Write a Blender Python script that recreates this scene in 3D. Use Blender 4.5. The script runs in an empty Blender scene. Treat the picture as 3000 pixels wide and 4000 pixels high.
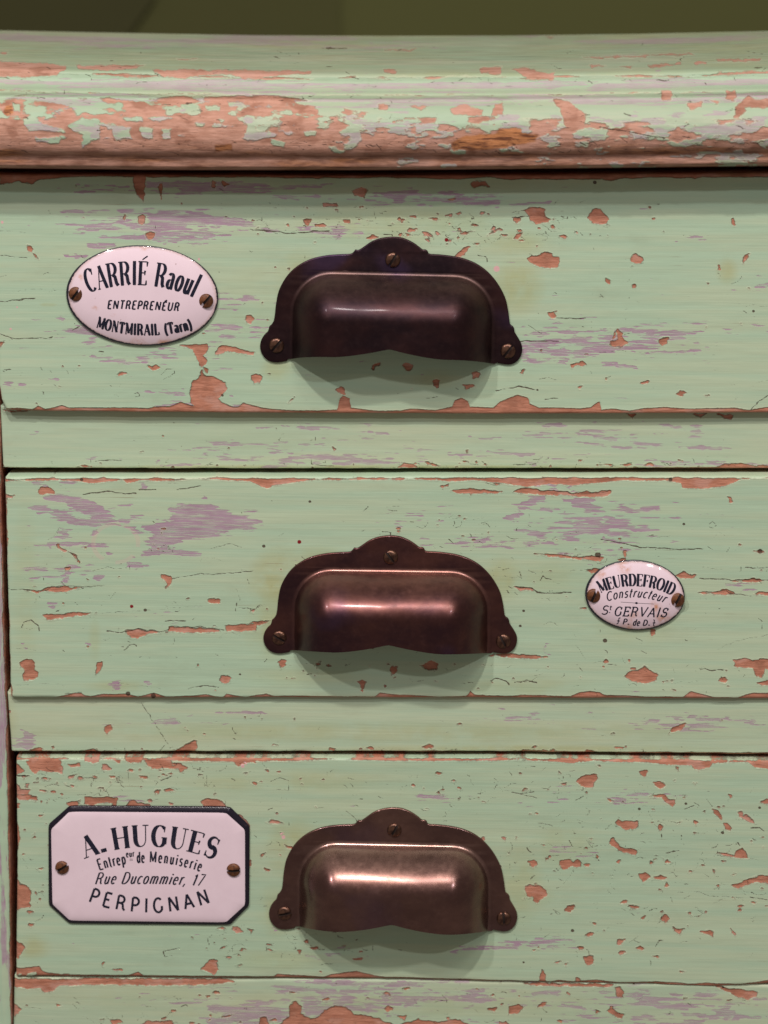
import bpy, bmesh, math, random
import numpy as np
from mathutils import Vector, geometry

rng = np.random.RandomState(7)
random.seed(7)
S = bpy.context.scene
COL = S.collection

# ------------------------------------------------------------------ camera
CAM = np.array([0.055, -1.10, 0.27])
FPX = float(np.linalg.norm(CAM)) * 1e4           # focal length in photo pixels: 1 px = 0.1 mm at the centre
cam_data = bpy.data.cameras.new('camera')
cam = bpy.data.objects.new('camera', cam_data)
COL.objects.link(cam)
cam.location = CAM.tolist()
quat = (Vector((0, 0, 0)) - Vector(CAM.tolist())).to_track_quat('-Z', 'Y')
cam.rotation_euler = quat.to_euler()
cam_data.sensor_fit = 'VERTICAL'
cam_data.sensor_height = 24.0
cam_data.lens = 24.0 * FPX / 4000.0
cam_data.clip_start = 0.05
cam_data.clip_end = 20.0
cam_data.dof.use_dof = True
cam_data.dof.focus_distance = float(np.linalg.norm(CAM)) - 0.004
cam_data.dof.aperture_fstop = 8.0
S.camera = cam
ROT = np.array(quat.to_matrix())

# ------------------------------------------------------------------ world and lamps
world = bpy.data.worlds.new('World')
S.world = world
world.use_nodes = True
wn = world.node_tree
wbg = wn.nodes['Background']
wbg.inputs[0].default_value = (0.40, 0.345, 0.315, 1)
wbg.inputs[1].default_value = 0.48


def lamp(name, d, dist, power, color, radius=0.035, centre=(0, 0, 0.0)):
    v = Vector(d).normalized() * dist + Vector(centre)
    l = bpy.data.lights.new(name, 'POINT')
    l.energy = power
    l.color = color
    l.shadow_soft_size = radius
    o = bpy.data.objects.new(name, l)
    o.location = v
    COL.objects.link(o)
    return o


K = 1.25
lamp('ceiling_spot', (-0.16, -1, 1.36), 2.2, 60 * K, (1.0, 0.91, 0.88))
lamp('ceiling_spot', (-0.72, -1, 1.12), 1.7, 24 * K, (1.0, 0.90, 0.94), 0.026)
lamp('ceiling_spot', (0.42, -1, 0.80), 2.6, 34 * K, (0.95, 0.92, 1.0))
for k, (d, p) in enumerate([((0.30, -1, 1.5), 5), ((0.55, -1, 1.15), 4), ((0.8, -1, 1.35), 4), ((0.62, -1, 0.72), 3)]):
    lamp('ceiling_spot', d, 3.0, p * K, (1.0, 0.85, 0.72), 0.03)
fill = bpy.data.lights.new('fill_panel', 'AREA')  # area light added for soft fill and the streak on the handles
fill.shape = 'RECTANGLE'
fill.size = 1.0
fill.size_y = 0.35
fill.energy = 9 * K
fill.color = (1.0, 0.93, 0.90)
fo = bpy.data.objects.new('fill_panel', fill)
fo.location = (0.42, -1.6, 2.1)
fo.rotation_euler = (Vector((0, 0, 0)) - fo.location).to_track_quat('-Z', 'Y').to_euler()
COL.objects.link(fo)

S.view_settings.view_transform = 'Standard'
S.view_settings.look = 'None'
S.view_settings.exposure = 0.0
S.view_settings.gamma = 1.0


# ------------------------------------------------------------------ geometry helpers
def P2(px, py, y=0.0):
    """photo pixel -> (x, z) on the upright plane at depth y"""
    px = np.asarray(px, float); py = np.asarray(py, float)
    d = np.stack([(px - 1500.0) / FPX, (2000.0 - py) / FPX, -np.ones_like(px)], -1) @ ROT.T
    t = (y - CAM[1]) / d[..., 1]
    return CAM[0] + d[..., 0] * t, CAM[2] + d[..., 2] * t


def P3(px, py, y=0.0):
    x, z = P2(px, py, y)
    return np.stack([x, np.broadcast_to(np.asarray(y, float), x.shape), z], -1)


def add_mesh(name, verts, faces, mat, parent=None, origin=(0, 0, 0), smooth=True, attrs=None, midx=None):
    """verts in world space; the object sits at origin"""
    verts = np.asarray(verts, float)
    me = bpy.data.meshes.new(name)
    loc = verts - np.asarray(origin, float)
    if isinstance(faces, np.ndarray) and faces.ndim == 2:
        n, k = faces.shape
        me.vertices.add(len(loc)); me.vertices.foreach_set('co', loc.astype(np.float32).ravel())
        me.loops.add(n * k); me.loops.foreach_set('vertex_index', faces.astype(np.int32).ravel())
        me.polygons.add(n)
        me.polygons.foreach_set('loop_start', np.arange(0, n * k, k, dtype=np.int32))
        me.update(calc_edges=True)
    else:
        me.from_pydata([tuple(v) for v in loc], [], [tuple(int(i) for i in f) for f in faces])
        me.update()
    me.validate()
    me.polygons.foreach_set('use_smooth', np.full(len(me.polygons), smooth, dtype=bool))
    for m in (mat if isinstance(mat, (list, tuple)) else [mat]):
        me.materials.append(m)
    if midx is not None:
        me.polygons.foreach_set('material_index', np.asarray(midx, np.int32))
    if attrs:
        for k_, a in attrs.items():
            at = me.attributes.new(k_, 'FLOAT', 'POINT')
            at.data.foreach_set('value', np.asarray(a, np.float32).ravel())
    o = bpy.data.objects.new(name, me)
    COL.objects.link(o)
    pw = np.zeros(3)
    if parent is not None:
        o.parent = parent
        pw = np.array(parent['_w'])
    o.location = (np.asarray(origin, float) - pw).tolist()
    o['_w'] = [float(c) for c in origin]
    return o


def empty(name, origin, label, cat, group=None):
    o = bpy.data.objects.new(name, None)
    COL.objects.link(o)
    o.empty_display_size = 0.02
    o.location = origin
    o['_w'] = [float(c) for c in origin]
    o['label'] = label; o['category'] = cat
    if group: o['group'] = group
    return o


def grid_faces(nr, nc, flip=False, base=0):
    r, c = np.meshgrid(np.arange(nr - 1), np.arange(nc - 1), indexing='ij')
    a = (r * nc + c).ravel() + base
    f = np.stack([a, a + nc, a + nc + 1, a + 1], -1)
    return f[:, ::-1] if flip else f


# ------------------------------------------------------------------ noise fields (numpy)
def vnoise(x, y, seed):
    r = np.random.RandomState(seed).rand(257, 257)
    xi = np.floor(x).astype(int); yi = np.floor(y).astype(int)
    fx = x - xi; fy = y - yi
    fx = fx * fx * (3 - 2 * fx); fy = fy * fy * (3 - 2 * fy)
    a = r[yi % 257, xi % 257]; b = r[yi % 257, (xi + 1) % 257]
    c = r[(yi + 1) % 257, xi % 257]; d = r[(yi + 1) % 257, (xi + 1) % 257]
    return (a * (1 - fx) + b * fx) * (1 - fy) + (c * (1 - fx) + d * fx) * fy


def fbm(x, y, sx, sy, seed, oct=3):
    v = 0; amp = 1; tot = 0
    for i in range(oct):
        v = v + amp * vnoise(x / sx + 31.7 * i + 5000, y / sy + 17.3 * i + 5000, seed + i); tot += amp
        amp *= 0.5; sx *= 0.5; sy *= 0.5
    return v / tot - 0.5


def Z(s, ox, oy, *polys):
    return [[(ox + a / s, oy + b / s) for a, b in p] for p in polys]


def paint_poly(field, X, Y, poly, pad=16):
    """field = max(field, signed distance), positive inside"""
    p = np.array(poly)
    x0, y0 = p.min(0) - pad; x1, y1 = p.max(0) + pad
    m = (X > x0) & (X < x1) & (Y > y0) & (Y < y1)
    if not m.any(): return
    gx = X[m]; gy = Y[m]
    d2 = np.full(gx.shape, 1e9); inside = np.zeros(gx.shape, bool)
    n = len(p)
    for i in range(n):
        ax, ay = p[i]; bx, by = p[(i + 1) % n]
        ex, ey = bx - ax, by - ay
        L = ex * ex + ey * ey + 1e-9
        t = np.clip(((gx - ax) * ex + (gy - ay) * ey) / L, 0, 1)
        d2 = np.minimum(d2, (gx - ax - t * ex) ** 2 + (gy - ay - t * ey) ** 2)
        c = (ay > gy) != (by > gy)
        with np.errstate(divide='ignore', invalid='ignore'):
            xx = ax + (gy - ay) * ex / (ey if abs(ey) > 1e-9 else 1e-9)
        inside ^= c & (gx < xx)
    sd = np.where(inside, 1, -1) * np.sqrt(d2)
    field[m] = np.maximum(field[m], sd)


def carve_poly(field, X, Y, poly):
    g = np.full(field.shape, -50.0)
    paint_poly(g, X, Y, poly)
    np.minimum(field, np.where(g > -49, -g, field), out=field)


def paint_line(field, X, Y, pts, w=1.0):
    """field = max(field, w - distance)"""
    p = np.array(pts, float)
    pad = 12
    for i in range(len(p) - 1):
        ax, ay = p[i]; bx, by = p[i + 1]
        m = (X > min(ax, bx) - pad) & (X < max(ax, bx) + pad) & (Y > min(ay, by) - pad) & (Y < max(ay, by) + pad)
        if not m.any(): continue
        gx = X[m]; gy = Y[m]
        ex, ey = bx - ax, by - ay
        t = np.clip(((gx - ax) * ex + (gy - ay) * ey) / (ex * ex + ey * ey + 1e-9), 0, 1)
        d = np.hypot(gx - ax - t * ex, gy - ay - t * ey)
        field[m] = np.maximum(field[m], w - d)


def blob(X, Y, cx, cy, rx, ry, ang=0.0):
    c, s = math.cos(ang), math.sin(ang)
    u = ((X - cx) * c + (Y - cy) * s) / rx
    v = (-(X - cx) * s + (Y - cy) * c) / ry
    return 1 - np.sqrt(u * u + v * v)


# ------------------------------------------------------------------ materials
class NT:
    def __init__(s, name):
        s.m = bpy.data.materials.new(name); s.m.use_nodes = True
        s.t = s.m.node_tree; s.t.nodes.clear()
        s.out = s.t.nodes.new('ShaderNodeOutputMaterial')
        s.b = s.t.nodes.new('ShaderNodeBsdfPrincipled')
        s.t.links.new(s.b.outputs[0], s.out.inputs[0])
        s.tc = s.t.nodes.new('ShaderNodeTexCoord').outputs['Object']

    def put(s, sock, v):
        if isinstance(v, bpy.types.NodeSocket): s.t.links.new(v, sock)
        elif isinstance(v, (tuple, list)) and len(v) == 3 and sock.type == 'RGBA': sock.default_value = (*v, 1)
        else: sock.default_value = v

    def math(s, op, a, b=0.0, clamp=False):
        n = s.t.nodes.new('ShaderNodeMath'); n.operation = op; n.use_clamp = clamp
        s.put(n.inputs[0], a); s.put(n.inputs[1], b)
        return n.outputs[0]

    def add(s, a, b): return s.math('ADD', a, b)
    def mul(s, a, b): return s.math('MULTIPLY', a, b)

    def ramp(s, v, lo, hi):
        n = s.t.nodes.new('ShaderNodeMapRange'); n.interpolation_type = 'SMOOTHSTEP'
        s.put(n.inputs[0], v); n.inputs[1].default_value = lo; n.inputs[2].default_value = hi
        return n.outputs[0]

    def attr(s, name):
        n = s.t.nodes.new('ShaderNodeAttribute'); n.attribute_name = name
        return n.outputs['Fac']

    def noise(s, scale, stretch=(1, 1, 1), detail=3, rough=0.55, off=0.0):
        mp = s.t.nodes.new('ShaderNodeMapping'); s.t.links.new(s.tc, mp.inputs[0])
        mp.inputs['Scale'].default_value = [scale * k for k in stretch]
        mp.inputs['Location'].default_value = (off, off * 0.7, off * 1.3)
        n = s.t.nodes.new('ShaderNodeTexNoise'); n.inputs['Scale'].default_value = 1.0
        n.inputs['Detail'].default_value = detail; n.inputs['Roughness'].default_value = rough
        s.t.links.new(mp.outputs[0], n.inputs['Vector'])
        return n.outputs['Fac']

    def mix(s, f, a, b):
        n = s.t.nodes.new('ShaderNodeMix'); n.data_type = 'RGBA'
        s.put(n.inputs[0], f); s.put(n.inputs[6], a); s.put(n.inputs[7], b)
        return n.outputs[2]

    def bump(s, h, dist, strength=1.0):
        n = s.t.nodes.new('ShaderNodeBump'); n.inputs['Distance'].default_value = dist
        n.inputs['Strength'].default_value = strength
        s.put(n.inputs['Height'], h)
        s.t.links.new(n.outputs[0], s.b.inputs['Normal'])

    def set(s, **k):
        for a, v in k.items(): s.put(s.b.inputs[a.replace('_', ' ')], v)
        return s.m


def paint_material(name, green=(0.43, 0.59, 0.41), cream=(0.49, 0.60, 0.405), primer=((0.57, 0.255, 0.16), (0.385, 0.152, 0.088)), gloss=0.42, lilac=0.93, lipk=0.38, soft=0.9, lcols=((0.385, 0.235, 0.325), (0.44, 0.30, 0.38)), vertical=False):
    n = NT(name)
    st = (12, 60, 260) if not vertical else (260, 60, 12)
    streak = n.noise(1.0, st, 4, 0.6, 3.0)
    fine = n.noise(1.0, [k * 4 for k in st], 3, 0.6, 9.0)
    blot = n.noise(22, (0.6, 1, 1.2), 3, 0.5, 5.0)
    g = n.mix(n.ramp(n.add(n.mul(streak, 0.6), n.mul(blot, 0.4)), 0.40, 0.64), green, cream)
    brush = n.noise(1.0, (25, 200, 1500) if not vertical else (1500, 200, 25), 3, 0.6, 15.0)
    g = n.mix(n.mul(n.ramp(fine, 0.35, 0.75), 0.14), g, [c * 0.84 for c in green])
    # smudges of handling dirt
    smudge = n.noise(60, (0.5, 1, 1), 5, 0.65, 21.0)
    g = n.mix(n.mul(n.ramp(smudge, 0.56, 0.82), 0.22), g, (0.27, 0.27, 0.16))
    # yellow stain
    stn = n.attr('stain')
    g = n.mix(n.math('MULTIPLY', n.mul(stn, 0.62), n.ramp(n.noise(90, (1, 1, 1), 4, 0.6, 2.0), 0.18, 0.62), True), g, (0.42, 0.37, 0.10))
    # lilac undercoat
    lil_n = n.noise(1.0, (120, 300, 1300) if not vertical else (1300, 300, 120), 4, 0.6, 13.0)
    lv = n.add(n.attr('lilac'), n.mul(n.add(lil_n, -0.5), 1.35))
    lm = n.mul(n.ramp(lv, -0.05, 0.08), n.mul(n.ramp(n.noise(1.0, (110, 500, 2600) if not vertical else (2600, 500, 110), 4, 0.7, 44.0), 0.30, 0.56), lilac))
    lcol = n.mix(n.ramp(n.noise(260, (0.4, 1, 1.4), 3, 0.6, 4.0), 0.3, 0.7), lcols[0], lcols[1])
    g2 = n.mix(lm, g, lcol)
    # primer / bare wood under the chips
    e = n.mul(n.add(n.noise(1400, (1, 1, 1), 2, 0.5, 1.0), -0.5), 7.0)
    cv = n.add(n.attr('chip'), e)
    cm = n.ramp(cv, -soft, soft)
    pn = n.noise(1.0, (150, 400, 900), 4, 0.6, 7.0)
    pcol = n.mix(n.ramp(pn, 0.3, 0.72), primer[0], primer[1])
    pv = n.noise(75, (1, 1, 1.6), 3, 0.6, 51.0)
    pcol = n.mix(n.mul(n.ramp(pv, 0.52, 0.66), 0.55), pcol, (0.60, 0.35, 0.27))
    pcol = n.mix(n.mul(n.ramp(pv, 0.46, 0.34), 0.55), pcol, (0.27, 0.115, 0.065))
    pcol = n.mix(n.attr('wood'), pcol, n.mix(n.ramp(pn, 0.42, 0.60), (0.52, 0.22, 0.085), (0.15, 0.052, 0.022)))
    c = n.mix(cm, g2, pcol)
    # worn, brighter fibres and dark pits inside the chips
    fib = n.noise(1.0, (260, 900, 2200), 4, 0.7, 27.0)
    pit = n.noise(1500, (0.7, 1, 1), 3, 0.7, 29.0)
    c = n.mix(n.mul(n.mul(cm, n.ramp(fib, 0.55, 0.75)), 0.35), c, (0.66, 0.40, 0.29))
    c = n.mix(n.mul(n.mul(cm, n.ramp(pit, 0.62, 0.74)), 0.55), c, (0.13, 0.06, 0.04))
    # pale curled edge of the paint beside chips and cracks
    halo = n.mul(n.ramp(cv, -6.5, -2.5), n.ramp(cv, -0.8, -1.8))
    c = n.mix(n.mul(halo, n.mul(n.ramp(blot, 0.35, 0.6), 0.45)), c, (0.66, 0.67, 0.47))
    # crisp lip of dirt and painted edge shade round each chip, cracks and pin holes
    lip = n.ramp(n.math('ABSOLUTE', n.add(cv, 0.6)), 2.6, 0.6)
    lip = n.mul(lip, n.ramp(n.noise(240, (1, 1, 1), 3, 0.6, 52.0), 0.30, 0.62))
    c = n.mix(n.mul(lip, lipk * 1.6), c, (0.085, 0.045, 0.03))
    kv = n.add(n.attr('crack'), n.mul(n.add(n.noise(2500, (1, 1, 1), 2, 0.5, 17.0), -0.5), 2.0))
    km = n.ramp(kv, -1.9, 0.2)
    c = n.mix(n.mul(km, 0.9), c, (0.075, 0.042, 0.026))
    hl = n.ramp(n.noise(1.0, (45, 300, 1500) if not vertical else (1500, 300, 45), 2, 0.5, 61.0), 0.735, 0.79)
    c = n.mix(n.mul(n.mul(hl, n.ramp(smudge, 0.44, 0.60)), 0.55), c, (0.25, 0.17, 0.09))
    # specks
    sp = n.ramp(n.noise(900, (0.7, 1, 1), 1, 0.5, 33.0), 0.82, 0.86)
    c = n.mix(n.mul(sp, 0.7), c, (0.12, 0.085, 0.05))
    # drips of red and pink paint
    tint = n.attr('tint')
    c = n.mix(n.ramp(tint, 0.3, 0.8), c, (0.22, 0.008, 0.012))
    c = n.mix(n.ramp(n.mul(tint, -1.0), 0.3, 0.8), c, (0.72, 0.45, 0.43))
    # dirt, plus shade painted onto the top board's upper face
    gr = n.math('MULTIPLY', n.attr('grime_shade'), n.ramp(n.noise(1.0, (60, 300, 420), 5, 0.65, 41.0), 0.2, 0.8), True)
    c = n.mix(gr, c, (0.085, 0.045, 0.026))
    h = n.add(n.mul(n.add(cm, 0.0), -1.0), n.mul(streak, 0.34))
    h = n.add(h, n.mul(fine, 0.20))
    h = n.add(h, n.mul(brush, 0.26))
    h = n.add(h, n.mul(lm, -0.22))
    h = n.add(h, n.mul(km, -0.9))
    h = n.add(h, n.mul(n.mul(cm, n.add(pn, fib)), 0.8))
    h = n.add(h, n.mul(halo, 0.30))
    n.bump(h, 0.00022, 1.0)
    rough = n.add(n.mul(cm, 0.30), gloss)
    rough = n.add(rough, n.mul(n.add(blot, -0.5), 0.25))
    n.set(Base_Color=c, Roughness=rough)
    n.b.inputs['Specular IOR Level'].default_value = 0.38
    return n.m


M_front = paint_material('drawer_paint')
M_rail = paint_material('rail_paint', green=(0.455, 0.59, 0.41), cream=(0.515, 0.60, 0.405), lilac=0.8)
M_top = paint_material('top_paint', green=(0.375, 0.515, 0.345), cream=(0.46, 0.525, 0.36), primer=((0.60, 0.34, 0.245), (0.44, 0.225, 0.15)), gloss=0.55, soft=3.2, lilac=0.75, lipk=0.15, lcols=((0.42, 0.30, 0.35), (0.50, 0.38, 0.42)))
M_stile = paint_material('stile_paint', vertical=True)


def metal_material(name, dark, warm, worn, rough, seed, oil=0.5, coat=0.2):
    n = NT(name)
    a = n.noise(55, (0.7, 1, 1.2), 4, 0.6, seed)
    b = n.noise(420, (1, 1, 1), 4, 0.65, seed + 3)
    d = n.noise(1.0, (50, 200, 1400), 3, 0.6, seed + 8)
    c = n.mix(n.ramp(a, 0.28, 0.78), dark, warm)
    c = n.mix(n.mul(n.ramp(b, 0.45, 0.85), 0.07), c, worn)
    # oil-blue heat tint
    c = n.mix(n.mul(n.ramp(n.noise(38, (1, 1, 1), 2, 0.5, seed + 15), 0.56, 0.72), oil), c, (0.060, 0.036, 0.085))
    # rubbed edge, plus a ceiling reflection painted on the cup's upper slope
    c = n.mix(n.mul(n.attr('ridge'), n.ramp(n.add(n.mul(b, 0.3), n.mul(a, 0.7)), 0.10, 0.62)), c, worn)
    c = n.mix(n.mul(n.ramp(n.noise(110, (1, 1, 1), 5, 0.7, seed + 22), 0.66, 0.84), 0.30), c, (0.13, 0.035, 0.018))
    r = n.add(n.mul(b, 0.12), rough - 0.06)
    r = n.add(r, n.mul(n.add(a, -0.5), 0.10))
    r = n.add(r, n.mul(n.ramp(n.noise(240, (1, 1, 1), 5, 0.7, seed + 40), 0.50, 0.75), 0.07))
    n.set(Base_Color=c, Roughness=r, Metallic=0.86)
    n.b.inputs['Coat Weight'].default_value = coat
    n.b.inputs['Coat Roughness'].default_value = 0.13
    n.bump(n.add(n.mul(b, 1.0), n.mul(d, 0.25)), 0.00003, 0.6)
    return n.m


M_metal = [
    metal_material('dark_bronze', (0.022, 0.012, 0.016), (0.058, 0.024, 0.023), (0.20, 0.125, 0.105), 0.42, 2.0, 0.55, 0.05),
    metal_material('brown_bronze', (0.048, 0.020, 0.025), (0.115, 0.045, 0.035), (0.40, 0.20, 0.155), 0.33, 12.0, 0.5, 0.16),
    metal_material('worn_bronze', (0.105, 0.052, 0.044), (0.19, 0.100, 0.075), (0.50, 0.32, 0.26), 0.27, 31.0, 0.3, 0.3),
]


def screw_material(name, base, dark, metallic, rough):
    n = NT(name)
    a = n.noise(700, (1, 1, 1), 4, 0.6, 3.0)
    n.set(Base_Color=n.mix(n.ramp(a, 0.35, 0.65), base, dark), Roughness=rough, Metallic=metallic)
    n.bump(a, 0.00012, 0.7)
    return n.m


M_screw = screw_material('aged_brass_screw', (0.17, 0.088, 0.055), (0.06, 0.03, 0.022), 0.8, 0.33)
M_screw_rust = screw_material('rusty_screw', (0.20, 0.075, 0.028), (0.07, 0.027, 0.012), 0.35, 0.5)


n = NT('slot_dirt'); M_slot = n.set(Base_Color=(0.022, 0.011, 0.007), Roughness=0.8)


def enamel_material(name, rust):
    n = NT(name)
    a = n.noise(120, (1, 1, 1), 4, 0.6, 6.0)
    c = n.mix(n.ramp(a, 0.3, 0.8), (0.88, 0.72, 0.775), (0.84, 0.68, 0.735))
    if rust:
        r = n.attr('rust')
        c = n.mix(n.math('MULTIPLY', r, n.ramp(n.noise(330, (1, 1, 1), 4, 0.65, 11.0), 0.35, 0.7), True), c, (0.60, 0.25, 0.09))
    speck = n.ramp(n.noise(420, (1, 1, 1), 2, 0.5, 14.0), 0.765, 0.80)
    c = n.mix(n.mul(speck, 0.5 if rust else 0.12), c, (0.22, 0.10, 0.07))
    if rust:
        e = n.add(n.attr('edge'), n.mul(n.add(n.noise(900, (1, 1, 1), 4, 0.7, 19.0), -0.5), 8.0))
        c = n.mix(n.mul(n.ramp(e, 14.0, 5.0), 0.35), c, (0.45, 0.26, 0.15))
        em = n.ramp(e, 6.0, 3.6)
        c = n.mix(em, c, (0.012, 0.012, 0.022))
        n.bump(n.add(n.mul(em, -1.0), n.mul(a, 0.3)), 0.00012, 0.8)
        n.set(Roughness=n.add(n.mul(em, 0.3), 0.09))
    else:
        n.set(Roughness=0.09)
        n.bump(a, 0.00008, 0.5)
    n.set(Base_Color=c)
    n.b.inputs['Coat Weight'].default_value = 0.5
    n.b.inputs['Coat Roughness'].default_value = 0.04
    return n.m


M_enamel = enamel_material('white_enamel', False)
M_enamel_rust = enamel_material('chipped_enamel', True)
n = NT('black_enamel'); a = n.noise(500, (1, 1, 1), 4, 0.7, 2.0)
n.bump(a, 0.00012, 0.6)
M_black = n.set(Base_Color=n.mix(n.ramp(a, 0.55, 0.8), (0.010, 0.007, 0.016), (0.045, 0.025, 0.03)), Roughness=0.22)
n = NT('ink'); a = n.noise(900, (1, 1, 1), 3, 0.6, 2.0)
M_ink = n.set(Base_Color=n.mix(n.ramp(a, 0.45, 0.8), (0.010, 0.012, 0.028), (0.035, 0.033, 0.05)), Roughness=0.18)
n = NT('dark_wood'); a = n.noise(1.0, (20, 20, 300), 4, 0.6, 2.0)
M_dark = n.set(Base_Color=n.mix(a, (0.035, 0.016, 0.008), (0.012, 0.006, 0.004)), Roughness=0.8)


def wall_material(name, a, b):
    n = NT(name)
    t = n.noise(5, (1, 1, 1), 4, 0.55, 3.0)
    f = n.noise(160, (1, 1, 1), 3, 0.6, 8.0)
    n.bump(f, 0.0006, 0.4)
    return n.set(Base_Color=n.mix(t, a, b), Roughness=0.85)


M_wall = wall_material('olive_wall', (0.088, 0.095, 0.024), (0.102, 0.108, 0.028))
M_wall_mid = wall_material('olive_wall_shade', (0.070, 0.073, 0.017), (0.080, 0.083, 0.021))  # wall colour darkened to paint in the softer shadow step
M_wall_dark = wall_material('olive_wall_deep_shade', (0.046, 0.047, 0.010), (0.054, 0.053, 0.012))  # darkest copy of the wall colour, for the slanting painted shadow

# ------------------------------------------------------------------ paint damage, read off the photograph
A_ = (1.58, 0, 1850); B_ = (1.659, 2000, 1850); C_ = (1.508, 1000, 2050); R_ = (1.659, 1000, 1600)
Z4 = (1.3825, 950, 850); Z5 = (1.659, 0, 650); Z6 = (1.659, 0, 1250); Z7 = (1.659, 2000, 650); Z8 = (1.659, 2000, 1250)
E_ = (1.659, 2000, 2800); F_ = (1.58, 0, 2700); G_ = (1.508, 1000, 3100); H_ = (3.16, 0, 2600); J_ = (2.456, 0, 3100)
Q_ = (1.907, 150, 3120); I_ = (1.106, 0, 3600); T1 = (1.106, 0, 0); T2 = (1.106, 1500, 0); L1 = (1.106, 0, 660); L2 = (1.106, 1500, 660)
V_ = (1.106, 1500, 3700); V0 = (1.106, 0, 3700)

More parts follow.
